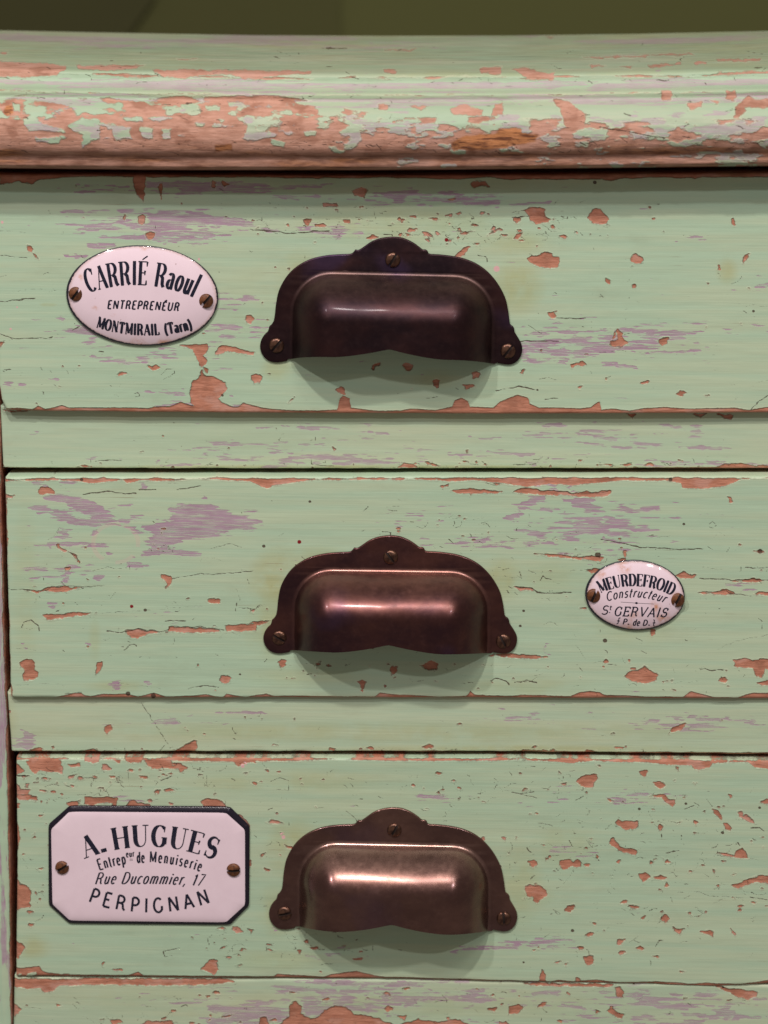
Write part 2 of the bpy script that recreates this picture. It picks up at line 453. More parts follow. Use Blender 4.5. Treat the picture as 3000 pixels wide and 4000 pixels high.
CH1 = (Z(*Z5, [(0, 20), (420, 20), (300, 62), (250, 85), (210, 112), (170, 110), (120, 95), (60, 108), (0, 112)],
         [(868, 20), (945, 20), (940, 130), (930, 228), (905, 200), (880, 170), (865, 110)],
         [(1030, 110), (1050, 108), (1055, 150), (1040, 212), (1033, 160), (1022, 145)],
         [(1440, 90), (1482, 120), (1448, 130)], [(1375, 98), (1396, 98), (1390, 137), (1372, 135)],
         [(900, 330), (930, 316), (945, 335), (940, 360), (915, 376), (898, 360)],
         [(945, 432), (970, 425), (1000, 430), (1003, 450), (985, 475), (965, 478), (948, 455)],
         [(808, 315), (819, 330), (808, 350), (798, 335)],
         [(176, 513), (205, 520), (218, 540), (205, 555), (185, 550), (175, 535)],
         [(215, 562), (240, 580), (255, 600), (235, 590)],
         [(487, 118), (497, 120), (494, 145), (488, 140)], [(1598, 968), (1625, 963), (1645, 985), (1625, 1005), (1598, 995)])
       + Z(*Z6, [(1165, 165), (1240, 158), (1340, 158), (1350, 190), (1335, 215), (1318, 235), (1340, 260), (1335, 285), (1300, 300), (1285, 270), (1265, 230), (1240, 190), (1200, 172)],
           [(1400, 205), (1425, 175), (1465, 165), (1500, 175), (1560, 188), (1640, 210), (1625, 225), (1560, 215), (1480, 203), (1440, 215), (1415, 235), (1400, 222)],
           [(1240, 405), (1300, 365), (1308, 330), (1325, 360), (1400, 375), (1450, 400), (1475, 445), (1455, 470), (1430, 490), (1412, 515), (1430, 535), (1500, 560), (1540, 580), (1560, 600), (1240, 600), (1270, 570), (1238, 540), (1230, 480)],
           [(755, 360), (775, 338), (825, 345), (800, 352), (775, 364)], [(955, 290), (985, 305), (1010, 292), (1045, 312), (1020, 320), (990, 327), (965, 312)],
           [(0, 138), (27, 140), (10, 168), (0, 175)], [(1320, 308), (1345, 320), (1348, 345), (1330, 335)])
       + Z(*Z7, [(75, 285), (130, 268), (190, 263), (215, 283), (213, 330), (250, 345), (235, 362), (150, 372), (115, 345), (100, 300)],
           [(520, 290), (545, 266), (570, 275), (600, 315), (632, 345), (600, 372), (530, 370), (488, 335)],
           [(10, 335), (50, 335), (48, 358), (12, 360)], [(12, 474), (30, 440), (67, 430), (40, 455)], [(318, 452), (345, 443), (330, 463)],
           [(98, 600), (125, 578), (170, 575), (220, 553), (255, 568), (265, 588), (302, 590), (313, 620), (300, 650), (250, 657), (170, 647), (120, 624)],
           [(766, 595), (795, 563), (852, 598), (835, 627), (790, 629), (766, 617)], [(608, 726), (642, 745), (635, 764), (615, 752)],
           [(782, 768), (799, 768), (799, 782), (782, 782)], [(230, 950), (302, 936), (280, 952), (277, 987), (255, 987)],
           [(1493, 625), (1500, 590), (1540, 568), (1520, 605), (1503, 634)], [(1423, 345), (1433, 336), (1441, 365), (1454, 390), (1430, 380)],
           [(905, 338), (928, 333), (928, 347), (908, 350)], [(1335, 640), (1345, 640), (1356, 670), (1338, 672)], [(1262, 752), (1278, 752), (1270, 770)])
       + Z(*Z4, [(326, 15), (345, 3), (374, 12), (350, 47), (332, 42)], [(980, 75), (1027, 95), (1010, 104), (985, 92)], [(540, 10), (584, 8), (580, 27), (545, 27)],
           [(663, 115), (700, 95), (730, 110), (690, 124)], [(1140, 212), (1190, 165), (1227, 156), (1195, 197), (1165, 217)], [(13, 540), (35, 526), (57, 550), (40, 572), (18, 567)],
           [(0, 720), (30, 728), (60, 723), (55, 742), (20, 740)], [(46, 855), (70, 840), (100, 860), (92, 890), (60, 894), (45, 875)],
           [(698, 795), (742, 786), (742, 800), (712, 802), (705, 824), (696, 817)], [(858, 798), (885, 783), (914, 800), (917, 820), (900, 830), (875, 817)],
           [(1235, 838), (1255, 828), (1282, 845), (1272, 864), (1240, 867)], [(1028, 885), (1048, 870), (1064, 878), (1045, 920), (1030, 907)],
           [(1183, 903), (1240, 903), (1252, 913), (1205, 927)], [(498, 930), (530, 916), (552, 935), (554, 960), (530, 957)], [(1250, 140), (1275, 136), (1262, 150)],
           [(985, 120), (1008, 120), (1000, 134)], [(245, 1000), (275, 965), (262, 985)])
       + Z(*Z8, [(633, 160), (650, 130), (660, 75), (680, 60), (712, 85), (722, 125), (753, 150), (710, 174), (660, 170)],
           [(958, 130), (975, 116), (1014, 110), (1007, 150), (975, 167), (958, 150)], [(378, 290), (430, 280), (450, 266), (482, 290), (450, 304), (420, 290), (390, 312)],
           [(830, 405), (887, 393), (882, 407), (845, 412)], [(58, 345), (68, 320), (82, 313), (67, 354)], [(428, 435), (455, 426), (440, 444)],
           [(1068, 480), (1095, 458), (1132, 472), (1100, 492)], [(1250, 488), (1275, 488), (1260, 496)])
       + Z(*L1, [(1395, 150), (1460, 148), (1462, 160), (1400, 165)], [(1520, 95), (1560, 80), (1590, 90), (1570, 125), (1530, 115)], [(915, 65), (935, 55), (930, 85)], [(960, 50), (990, 65), (968, 78)])
       + Z(*L2, [(370, 60), (400, 50), (440, 55), (460, 80), (420, 72), (390, 80)], [(95, 275), (120, 285), (100, 292)], [(165, 268), (210, 285), (190, 292)], [(265, 200), (295, 196), (290, 208)],
           [(195, 212), (235, 212), (230, 222)], [(110, 205), (140, 200), (138, 214)], [(445, 285), (500, 255), (480, 275)], [(565, 300), (595, 280), (580, 305)], [(270, 130), (305, 128), (300, 142)]))
CH1_CARVE = Z(*Z8, [(672, 80), (682, 90), (680, 125), (655, 140), (650, 130), (668, 110)])
EDGE1B = [(-60, 1596), (30, 1598), (72, 1594), (127, 1600), (149, 1586), (175, 1598), (200, 1595), (241, 1585), (271, 1594), (506, 1594), (579, 1597), (603, 1589), (663, 1589), (705, 1572), (747, 1585),
          (904, 1590), (930, 1590), (950, 1573), (1022, 1595), (1167, 1606), (1319, 1602), (1326, 1559), (1340, 1546), (1366, 1559), (1370, 1595), (1485, 1606), (1565, 1606), (1601, 1598), (1700, 1604), (1767, 1588), (1775, 1566),
          (1803, 1555), (1832, 1570), (1830, 1590), (1926, 1595), (1955, 1570), (2020, 1544), (2064, 1555), (2068, 1577), (2107, 1595), (2169, 1595), (2265, 1597), (2307, 1592), (2337, 1572), (2345, 1572), (2347, 1603), (2392, 1597),
          (2458, 1606), (2518, 1595), (2591, 1592), (2693, 1598), (2868, 1594), (2928, 1603), (3000, 1592), (3100, 1596)]
EDGE1T = [(-60, 690), (170, 700), (300, 688), (600, 690), (1000, 692), (1400, 697), (1480, 692), (1800, 700), (1900, 690), (2000, 701), (2110, 698), (2220, 701), (2350, 698), (2385, 707), (2420, 698), (2540, 693), (2700, 693), (2717, 698), (2730, 693), (3100, 688)]

CH2 = (Z(*A_, [(238, 110), (255, 88), (290, 85), (322, 95), (335, 124), (245, 127)], [(343, 445), (365, 438), (375, 460), (418, 478), (395, 487), (370, 474)],
         [(160, 716), (230, 726), (290, 708), (330, 706), (400, 693), (430, 708), (470, 696), (512, 700), (450, 716), (420, 730), (370, 730), (280, 724), (230, 737)],
         [(262, 875), (370, 868), (430, 860), (530, 856), (568, 862), (500, 875), (440, 882), (385, 894), (290, 902)],
         [(998, 623), (1050, 635), (1062, 655), (1047, 692), (1022, 707), (1032, 680), (1005, 652)],
         [(772, 968), (850, 960), (920, 973), (988, 980), (900, 997), (850, 1017), (815, 1017), (788, 997)],
         [(1043, 950), (1180, 953), (1310, 958), (1358, 975), (1170, 980), (1038, 974)], [(1388, 936), (1587, 928), (1580, 970), (1398, 974)],
         [(1278, 790), (1290, 773), (1325, 768), (1364, 778), (1357, 797), (1290, 799)],
         [(118, 1165), (160, 1148), (200, 1146), (212, 1185), (217, 1215), (234, 1225), (232, 1250), (200, 1274), (145, 1277), (136, 1250), (150, 1220), (128, 1190)],
         [(590, 1240), (600, 1173), (630, 1160), (630, 1192), (612, 1230)], [(1356, 1275), (1365, 1250), (1405, 1243), (1427, 1262), (1412, 1287), (1380, 1297)],
         [(1538, 845), (1570, 833), (1562, 864)], [(30, 130), (60, 140), (85, 138), (50, 155), (30, 160)], [(38, 395), (50, 400), (48, 430), (38, 432)], [(430, 480), (470, 505), (492, 550), (480, 545), (462, 515)],
         [(400, 580), (435, 578), (425, 598), (405, 596)])
       + Z(*B_, [(5, 118), (60, 96), (160, 98), (180, 113), (300, 110), (390, 128), (480, 116), (540, 128), (580, 113), (642, 113), (625, 142), (590, 154), (540, 150), (480, 154), (380, 142), (260, 142), (100, 130)],
           [(150, 518), (280, 523), (400, 538), (540, 538), (595, 546), (570, 570), (500, 557), (380, 552), (240, 537)], [(678, 555), (742, 548), (720, 574)],
           [(478, 630), (540, 616), (600, 620), (560, 642), (510, 644)], [(1060, 660), (1110, 638), (1150, 655), (1197, 655), (1180, 677), (1110, 682)],
           [(898, 1010), (927, 1010), (927, 1040), (905, 1057), (895, 1040)], [(-20, 1173), (100, 1176), (235, 1192), (120, 1200), (-20, 1192)],
           [(726, 1312), (760, 1288), (820, 1273), (862, 1246), (892, 1270), (947, 1305), (927, 1342), (860, 1359), (780, 1347)],
           [(1428, 1210), (1500, 1198), (1560, 1213), (1610, 1198), (1700, 1213), (1700, 1262), (1640, 1267), (1610, 1322), (1583, 1312), (1568, 1264), (1450, 1252)],
           [(1588, 1355), (1700, 1330), (1700, 1372), (1620, 1374)], [(1343, 1325), (1385, 1318), (1397, 1340), (1380, 1357), (1345, 1347)],
           [(1208, 766), (1300, 773), (1390, 753), (1442, 778), (1380, 787), (1250, 782)], [(1428, 693), (1500, 693), (1600, 678), (1627, 695), (1560, 707), (1450, 702)],
           [(1568, 780), (1600, 766), (1700, 776), (1700, 790), (1580, 787)], [(593, 1220), (610, 1198), (627, 1220), (605, 1230)], [(13, 733), (60, 743), (120, 743), (142, 755), (60, 754)],
           [(1568, 500), (1600, 498), (1635, 510), (1600, 518)], [(1395, 150), (1420, 160), (1435, 188), (1415, 192)], [(1030, 1333), (1044, 1333), (1040, 1348)], [(720, 500), (738, 500), (735, 550), (722, 545)])
       + Z(*C_, [(128, 815), (155, 793), (180, 805), (174, 832), (143, 845)], [(350, 815), (382, 806), (380, 827), (356, 830)], [(790, 852), (800, 833), (837, 836), (827, 870), (798, 882)],
           [(968, 830), (1010, 812), (1040, 798), (1078, 822), (1057, 852), (1015, 859)], [(598, 925), (630, 913), (652, 930), (637, 945), (632, 987), (616, 975), (618, 945)],
           [(1370, 772), (1400, 763), (1500, 761), (1659, 778), (1659, 792), (1500, 782)], [(1523, 368), (1580, 376), (1600, 373), (1637, 390), (1560, 387)], [(-60, 580), (0, 573), (40, 568), (84, 566), (20, 592)])
       + Z(*R_, [(1265, 525), (1380, 513), (1490, 523), (1598, 528), (1560, 544), (1300, 542)], [(1198, 500), (1252, 480), (1240, 502), (1205, 510)], [(1538, 476), (1592, 478), (1560, 492)], [(1380, 545), (1395, 545), (1390, 558)]))
EDGE2T = [(0, 1888), (30, 1880), (209, 1875), (316, 1882), (354, 1887), (481, 1876), (494, 1887), (544, 1876), (684, 1878), (760, 1869), (975, 1878), (1020, 1900), (1048, 1906), (1066, 1895), (1150, 1883), (1235, 1874), (1400, 1873),
          (1693, 1874), (1750, 1882), (1850, 1876), (2000, 1892), (2060, 1904), (2150, 1889), (2241, 1898), (2313, 1886), (2422, 1877), (2600, 1877), (2663, 1886), (2657, 1904), (2740, 1908), (2832, 1901), (2898, 1873), (3000, 1868), (3100, 1868)]
EDGE2B = [(0, 2724), (200, 2728), (237, 2720), (290, 2708), (316, 2709), (330, 2718), (354, 2722), (405, 2712), (500, 2712), (540, 2722), (600, 2708), (650, 2724), (770, 2718), (800, 2714), (870, 2726), (885, 2712), (960, 2724), (1000, 2716), (1040, 2712), (1070, 2720), (1464, 2723),
          (1484, 2706), (1530, 2713), (1716, 2723), (1822, 2720), (1838, 2702), (1855, 2716), (2000, 2721), (2036, 2715), (2229, 2721), (2265, 2705), (2301, 2700), (2344, 2706), (2362, 2716), (2422, 2718), (2524, 2723), (2669, 2724), (2699, 2700), (2729, 2709), (2790, 2724), (2880, 2727), (2904, 2718), (2940, 2709), (3100, 2707)]

CH3 = (Z(*E_, [(416, 425), (440, 398), (480, 373), (552, 373), (550, 410), (527, 437), (525, 459), (480, 460), (438, 440)], [(823, 350), (877, 348), (877, 375), (855, 392), (835, 380)],
         [(910, 423), (960, 418), (995, 440), (985, 457), (962, 464), (930, 447)], [(888, 520), (940, 505), (985, 510), (1020, 533), (1057, 533), (1057, 560), (1038, 582), (1000, 552), (975, 520)],
         [(1298, 596), (1325, 603), (1360, 640), (1354, 667), (1325, 642)], [(1468, 618), (1492, 616), (1502, 640), (1562, 666), (1567, 690), (1510, 670), (1473, 647)],
         [(1368, 693), (1390, 688), (1422, 720), (1412, 740), (1383, 722)], [(668, 690), (690, 666), (715, 680), (775, 670), (817, 678), (822, 705), (790, 730), (740, 732), (700, 712)],
         [(633, 825), (640, 793), (658, 778), (672, 810), (700, 843), (740, 848), (807, 868), (802, 892), (720, 880), (680, 857)], [(948, 710), (962, 693), (982, 718), (965, 740), (950, 730)],
         [(1333, 885), (1380, 883), (1440, 893), (1455, 868), (1490, 848), (1517, 880), (1532, 920), (1480, 914), (1380, 902)], [(106, 950), (130, 928), (160, 940), (157, 965), (135, 980)],
         [(310, 940), (340, 926), (385, 928), (400, 943), (430, 923), (450, 945), (442, 972), (415, 982), (390, 967), (360, 982), (335, 997), (313, 970)], [(468, 960), (507, 953), (502, 974), (475, 977)],
         [(83, 1100), (110, 1088), (140, 1098), (180, 1090), (227, 1130), (222, 1165), (190, 1182), (168, 1205), (138, 1190), (130, 1167), (100, 1167), (86, 1125)],
         [(823, 1020), (865, 1013), (897, 1040), (870, 1057), (850, 1077), (833, 1045)], [(916, 1038), (960, 1028), (1002, 1040), (980, 1057), (930, 1052)],
         [(1420, 1095), (1480, 1078), (1550, 1043), (1620, 1026), (1720, 1040), (1720, 1085), (1600, 1072), (1520, 1087), (1465, 1117)], [(343, 1245), (360, 1226), (410, 1220), (402, 1250), (375, 1267), (348, 1260)],
         [(756, 1220), (827, 1230), (822, 1247), (768, 1242)], [(960, 1305), (995, 1278), (1032, 1310), (1000, 1337), (973, 1325)], [(1043, 1358), (1080, 1376), (1113, 1376), (1085, 1407), (1058, 1390)],
         [(1225, 1393), (1270, 1383), (1310, 1400), (1304, 1422), (1265, 1402)], [(473, 1420), (500, 1400), (530, 1403), (515, 1424), (488, 1427)], [(678, 1475), (690, 1446), (730, 1440), (717, 1465), (695, 1480)],
         [(466, 1560), (500, 1546), (524, 1548), (527, 1600), (490, 1610), (473, 1585)], [(178, 1720), (183, 1670), (200, 1638), (220, 1680), (214, 1720)], [(408, 1720), (420, 1688), (444, 1700), (442, 1720)],
         [(1418, 1373), (1437, 1390), (1452, 1405), (1447, 1422), (1428, 1405)], [(1613, 550), (1640, 533), (1700, 540), (1700, 562), (1640, 564)], [(988, 930), (1010, 923), (1027, 945), (1000, 952)],
         [(678, 945), (707, 930), (695, 950)], [(1128, 1268), (1157, 1266), (1162, 1290)], [(538, 308), (577, 313), (570, 327)], [(1060, 328), (1082, 326), (1078, 344)], [(1175, 428), (1197, 428), (1190, 442)],
         [(833, 1300), (862, 1288), (850, 1310)], [(518, 1335), (547, 1338), (540, 1352)], [(1545, 1198), (1582, 1201), (1570, 1217)], [(1403, 503), (1427, 503), (1418, 527)], [(1300, 993), (1322, 993), (1312, 1014)],
         [(338, 1605), (360, 1590), (350, 1610)], [(273, 1590), (317, 1583), (300, 1597)], [(23, 778), (40, 778), (30, 799)], [(890, 680), (915, 676), (912, 688)], [(1070, 690), (1105, 670), (1090, 692)], [(500, 790), (528, 786), (515, 800)],
         [(910, 1550), (955, 1548), (948, 1562)], [(1085, 1650), (1125, 1648), (1105, 1660)], [(1645, 1225), (1700, 1225), (1700, 1245)], [(1195, 330), (1222, 332), (1210, 350)], [(975, 915), (992, 918), (985, 928)])
       + Z(*F_, [(160, 430), (290, 413), (370, 430), (387, 470), (384, 512), (300, 492), (250, 487), (215, 512), (178, 470)], [(90, 440), (152, 490), (130, 507), (90, 520)],
           [(418, 450), (450, 453), (492, 438), (497, 467), (440, 477)], [(518, 408), (607, 410), (607, 437), (580, 447), (523, 434)], [(633, 448), (660, 453), (687, 482), (638, 482)],
           [(763, 408), (882, 413), (872, 442), (788, 440)], [(888, 423), (1050, 418), (1062, 440), (1052, 467), (1000, 472), (940, 484), (908, 450)], [(1058, 440), (1110, 446), (1158, 470), (1120, 497), (1098, 470)],
           [(1428, 423), (1575, 418), (1582, 452), (1560, 437), (1530, 442), (1468, 464)], [(860, 523), (914, 523), (907, 540), (868, 537)], [(700, 425), (745, 430), (735, 445)], [(1555, 565), (1592, 562), (1585, 583)],
           [(960, 610), (990, 612), (980, 632)], [(1500, 505), (1525, 500), (1515, 515)], [(1640, 490), (1659, 485), (1655, 505)])
       + Z(*H_, [(198, 1468), (242, 1495), (237, 1522), (198, 1527)], [(198, 1708), (242, 1713), (237, 1762), (198, 1782)], [(200, 1600), (262, 1588), (287, 1628), (350, 1613), (447, 1618), (467, 1672), (400, 1662), (300, 1667), (200, 1640)],
           [(303, 1463), (352, 1463), (352, 1497), (313, 1502)], [(818, 1688), (870, 1693), (948, 1678), (948, 1737), (850, 1732)], [(600, 1390), (625, 1395), (600, 1410)], [(520, 1385), (575, 1385), (570, 1410), (545, 1410)],
           [(410, 1440), (475, 1440), (470, 1455), (412, 1453)], [(275, 1355), (375, 1358), (370, 1372), (275, 1370)], [(480, 1530), (580, 1535), (575, 1555), (482, 1548)], [(635, 1560), (695, 1545), (690, 1568), (640, 1575)],
           [(845, 1370), (948, 1340), (900, 1375), (855, 1395)], [(800, 1450), (830, 1440), (815, 1470)], [(745, 1580), (775, 1580), (770, 1610)], [(495, 1665), (515, 1660), (505, 1685)], [(565, 1690), (605, 1650), (580, 1695)])
       + Z(*J_, [(140, 798), (190, 858), (240, 878), (292, 930), (297, 987), (282, 1092), (200, 1102), (140, 1135)], [(140, 1418), (200, 1438), (237, 1480), (212, 1532), (170, 1584), (140, 1572)],
           [(140, 1668), (230, 1673), (370, 1658), (412, 1700), (480, 1723), (640, 1733), (760, 1768), (760, 1800), (140, 1800)], [(150, 320), (187, 350), (182, 500), (150, 590)],
           [(300, 395), (332, 378), (325, 398)], [(315, 425), (352, 430), (335, 412)], [(360, 735), (412, 722), (385, 742)], [(328, 930), (345, 945), (350, 970), (335, 960)], [(205, 580), (240, 580), (225, 590)])
       + Z(*Q_, [(343, -10), (592, -10), (577, 67), (538, 67), (550, 32), (480, 27), (400, 47), (343, 42)], [(213, 28), (260, 23), (327, 42), (240, 50)], [(648, 60), (690, 13), (740, 28), (832, 38), (837, 80), (648, 75)],
           [(1203, 20), (1240, -4), (1320, 3), (1392, 38), (1417, 90), (1260, 80)], [(1438, 108), (1500, 118), (1562, 178), (1572, 237), (1500, 190)], [(1440, 968), (1480, 953), (1532, 1000), (1480, 1002)], [(1558, 973), (1602, 978), (1590, 997)],
           [(1563, 458), (1587, 458), (1582, 502), (1563, 497)], [(975, 28), (1005, 35), (990, 60)], [(0, 525), (38, 518), (20, 534)])
       + Z(*I_, [(866, 205), (905, 163), (937, 168), (942, 210), (925, 230), (895, 217)], [(483, 205), (520, 201), (530, 215), (500, 214)], [(438, 182), (452, 172), (445, 190)], [(1068, 30), (1098, 35), (1088, 52)], [(1003, 22), (1040, 30), (1045, 45), (1015, 42)],
           [(947, 120), (982, 98), (968, 112)], [(1020, 190), (1052, 183), (1035, 196)], [(1150, 120), (1188, 122), (1180, 130)], [(1285, 122), (1302, 124), (1295, 136)])
       + Z(*G_, [(53, 170), (90, 153), (130, 156), (160, 178), (100, 174)], [(1603, 400), (1635, 388), (1654, 415), (1630, 434), (1608, 420)], [(568, 975), (632, 966), (627, 982), (580, 984)],
           [(1298, 262), (1342, 258), (1347, 277), (1320, 287)], [(1448, 260), (1477, 260), (1465, 282)], [(165, 300), (215, 318), (225, 330), (190, 322)], [(780, 104), (850, 104), (850, 112), (780, 111)]))
CH3_CARVE = Z(*J_, [(245, 1750), (265, 1725), (350, 1710), (352, 1738), (300, 1765), (250, 1770)], [(150, 1750), (185, 1725), (205, 1735), (180, 1752)])
EDGE3T = [(0, 2966), (60, 2968), (200, 2966), (260, 2966), (500, 2967), (700, 2972), (900, 2974), (1100, 2972), (1300, 2967), (1500, 2970), (1800, 2973), (2000, 2970), (2130, 2974), (2240, 2982), (2260, 2974), (2337, 2972), (2566, 2980), (2621, 2988),
          (2700, 2988), (2715, 3006), (2735, 3004), (2771, 2998), (2784, 2980), (2922, 2976), (2950, 3000), (3100, 3010)]
EDGE3B = [(0, 3805), (500, 3812), (540, 3798), (560, 3812), (1067, 3816), (1085, 3806), (1184, 3812), (1266, 3816), (1293, 3806), (1392, 3795), (1465, 3812), (1500, 3818), (2000, 3832), (2150, 3836), (2180, 3828), (2240, 3836), (2330, 3828), (2420, 3840), (2500, 3839),
          (2560, 3836), (2640, 3838), (2690, 3846), (2754, 3840), (2892, 3846), (3000, 3830), (3100, 3828)]

CHR1 = (Z(*Z8, [(858, 942), (890, 923), (917, 942)], [(1322, 962), (1360, 936), (1500, 933), (1560, 943), (1750, 938), (1750, 975), (1330, 975)], [(738, 605), (802, 605), (780, 642)], [(1168, 605), (1262, 605), (1220, 634)],
          [(1328, 605), (1437, 618), (1427, 642), (1380, 640)], [(700, 935), (770, 935), (740, 943)], [(570, 938), (650, 936), (640, 944)])
        + Z(*R_, [(918, 374), (960, 350), (1030, 356), (1047, 377)], [(1360, 262), (1378, 262), (1370, 278)], [(495, 240), (512, 258), (505, 262)]) + Z(*Z6, [(20, 585), (200, 585), (60, 600)], [(500, 948), (560, 940), (600, 952)], [(0, 900), (22, 940), (0, 960)]))
CHR2 = (Z(*F_, [(646, 225), (680, 206), (692, 240), (665, 270), (646, 250)], [(1066, 380), (1140, 333), (1215, 303), (1217, 347), (1202, 382)], [(492, 380), (575, 353), (612, 380)], [(60, 372), (250, 366), (300, 382), (60, 388)], [(44, 130), (62, 120), (50, 150)])
        + Z(*E_, [(1015, 108), (1040, 80), (1060, 60), (1100, 45), (1128, 40), (1100, 85), (1060, 95)], [(0, 222), (120, 215), (300, 225), (300, 245), (0, 245)], [(1160, 232), (1400, 238), (1700, 240), (1700, 252), (1160, 246)], [(480, 218), (560, 225), (600, 240), (450, 240)]))
CHR3 = (Z(*I_, [(55, 250), (400, 248), (1000, 250), (1010, 262), (900, 272), (700, 276), (500, 272), (250, 278), (230, 300), (190, 304), (170, 290), (55, 285)],
          [(1195, 460), (1250, 410), (1253, 360), (1275, 346), (1302, 370), (1300, 400), (1340, 420), (1375, 415), (1400, 385), (1450, 366), (1500, 373), (1530, 400), (1600, 410), (1700, 445), (1700, 470)],
          [(50, 355), (72, 360), (97, 380), (65, 407), (50, 407)], [(600, 450), (640, 432), (740, 430), (760, 450)], [(1115, 450), (1130, 415), (1150, 412), (1165, 450)], [(1390, 340), (1415, 326), (1428, 338), (1410, 345)], [(955, 412), (1010, 398), (990, 412)], [(905, 405), (915, 395), (912, 415)])
        + Z(*E_, [(668, 1750), (700, 1750), (727, 1790), (717, 1817), (680, 1814)], [(1320, 1745), (1420, 1760), (1592, 1780), (1582, 1817), (1530, 1832), (1480, 1817), (1420, 1792)], [(-20, 1880), (40, 1868), (72, 1885), (42, 1927), (-20, 1927)],
            [(618, 1900), (645, 1878), (680, 1913), (722, 1925), (712, 1952), (680, 1947)], [(165, 1880), (195, 1855), (225, 1850), (200, 1880)])
        + Z(*V_, [(60, 340), (150, 310), (240, 325), (310, 312), (380, 340)], [(450, 268), (490, 258), (480, 280)], [(500, 322), (525, 320), (540, 340), (500, 345)], [(0, 265), (20, 255), (38, 265), (15, 282)], [(600, 155), (1000, 160), (960, 172), (640, 166)], [(60, 298), (95, 295), (90, 315)]))

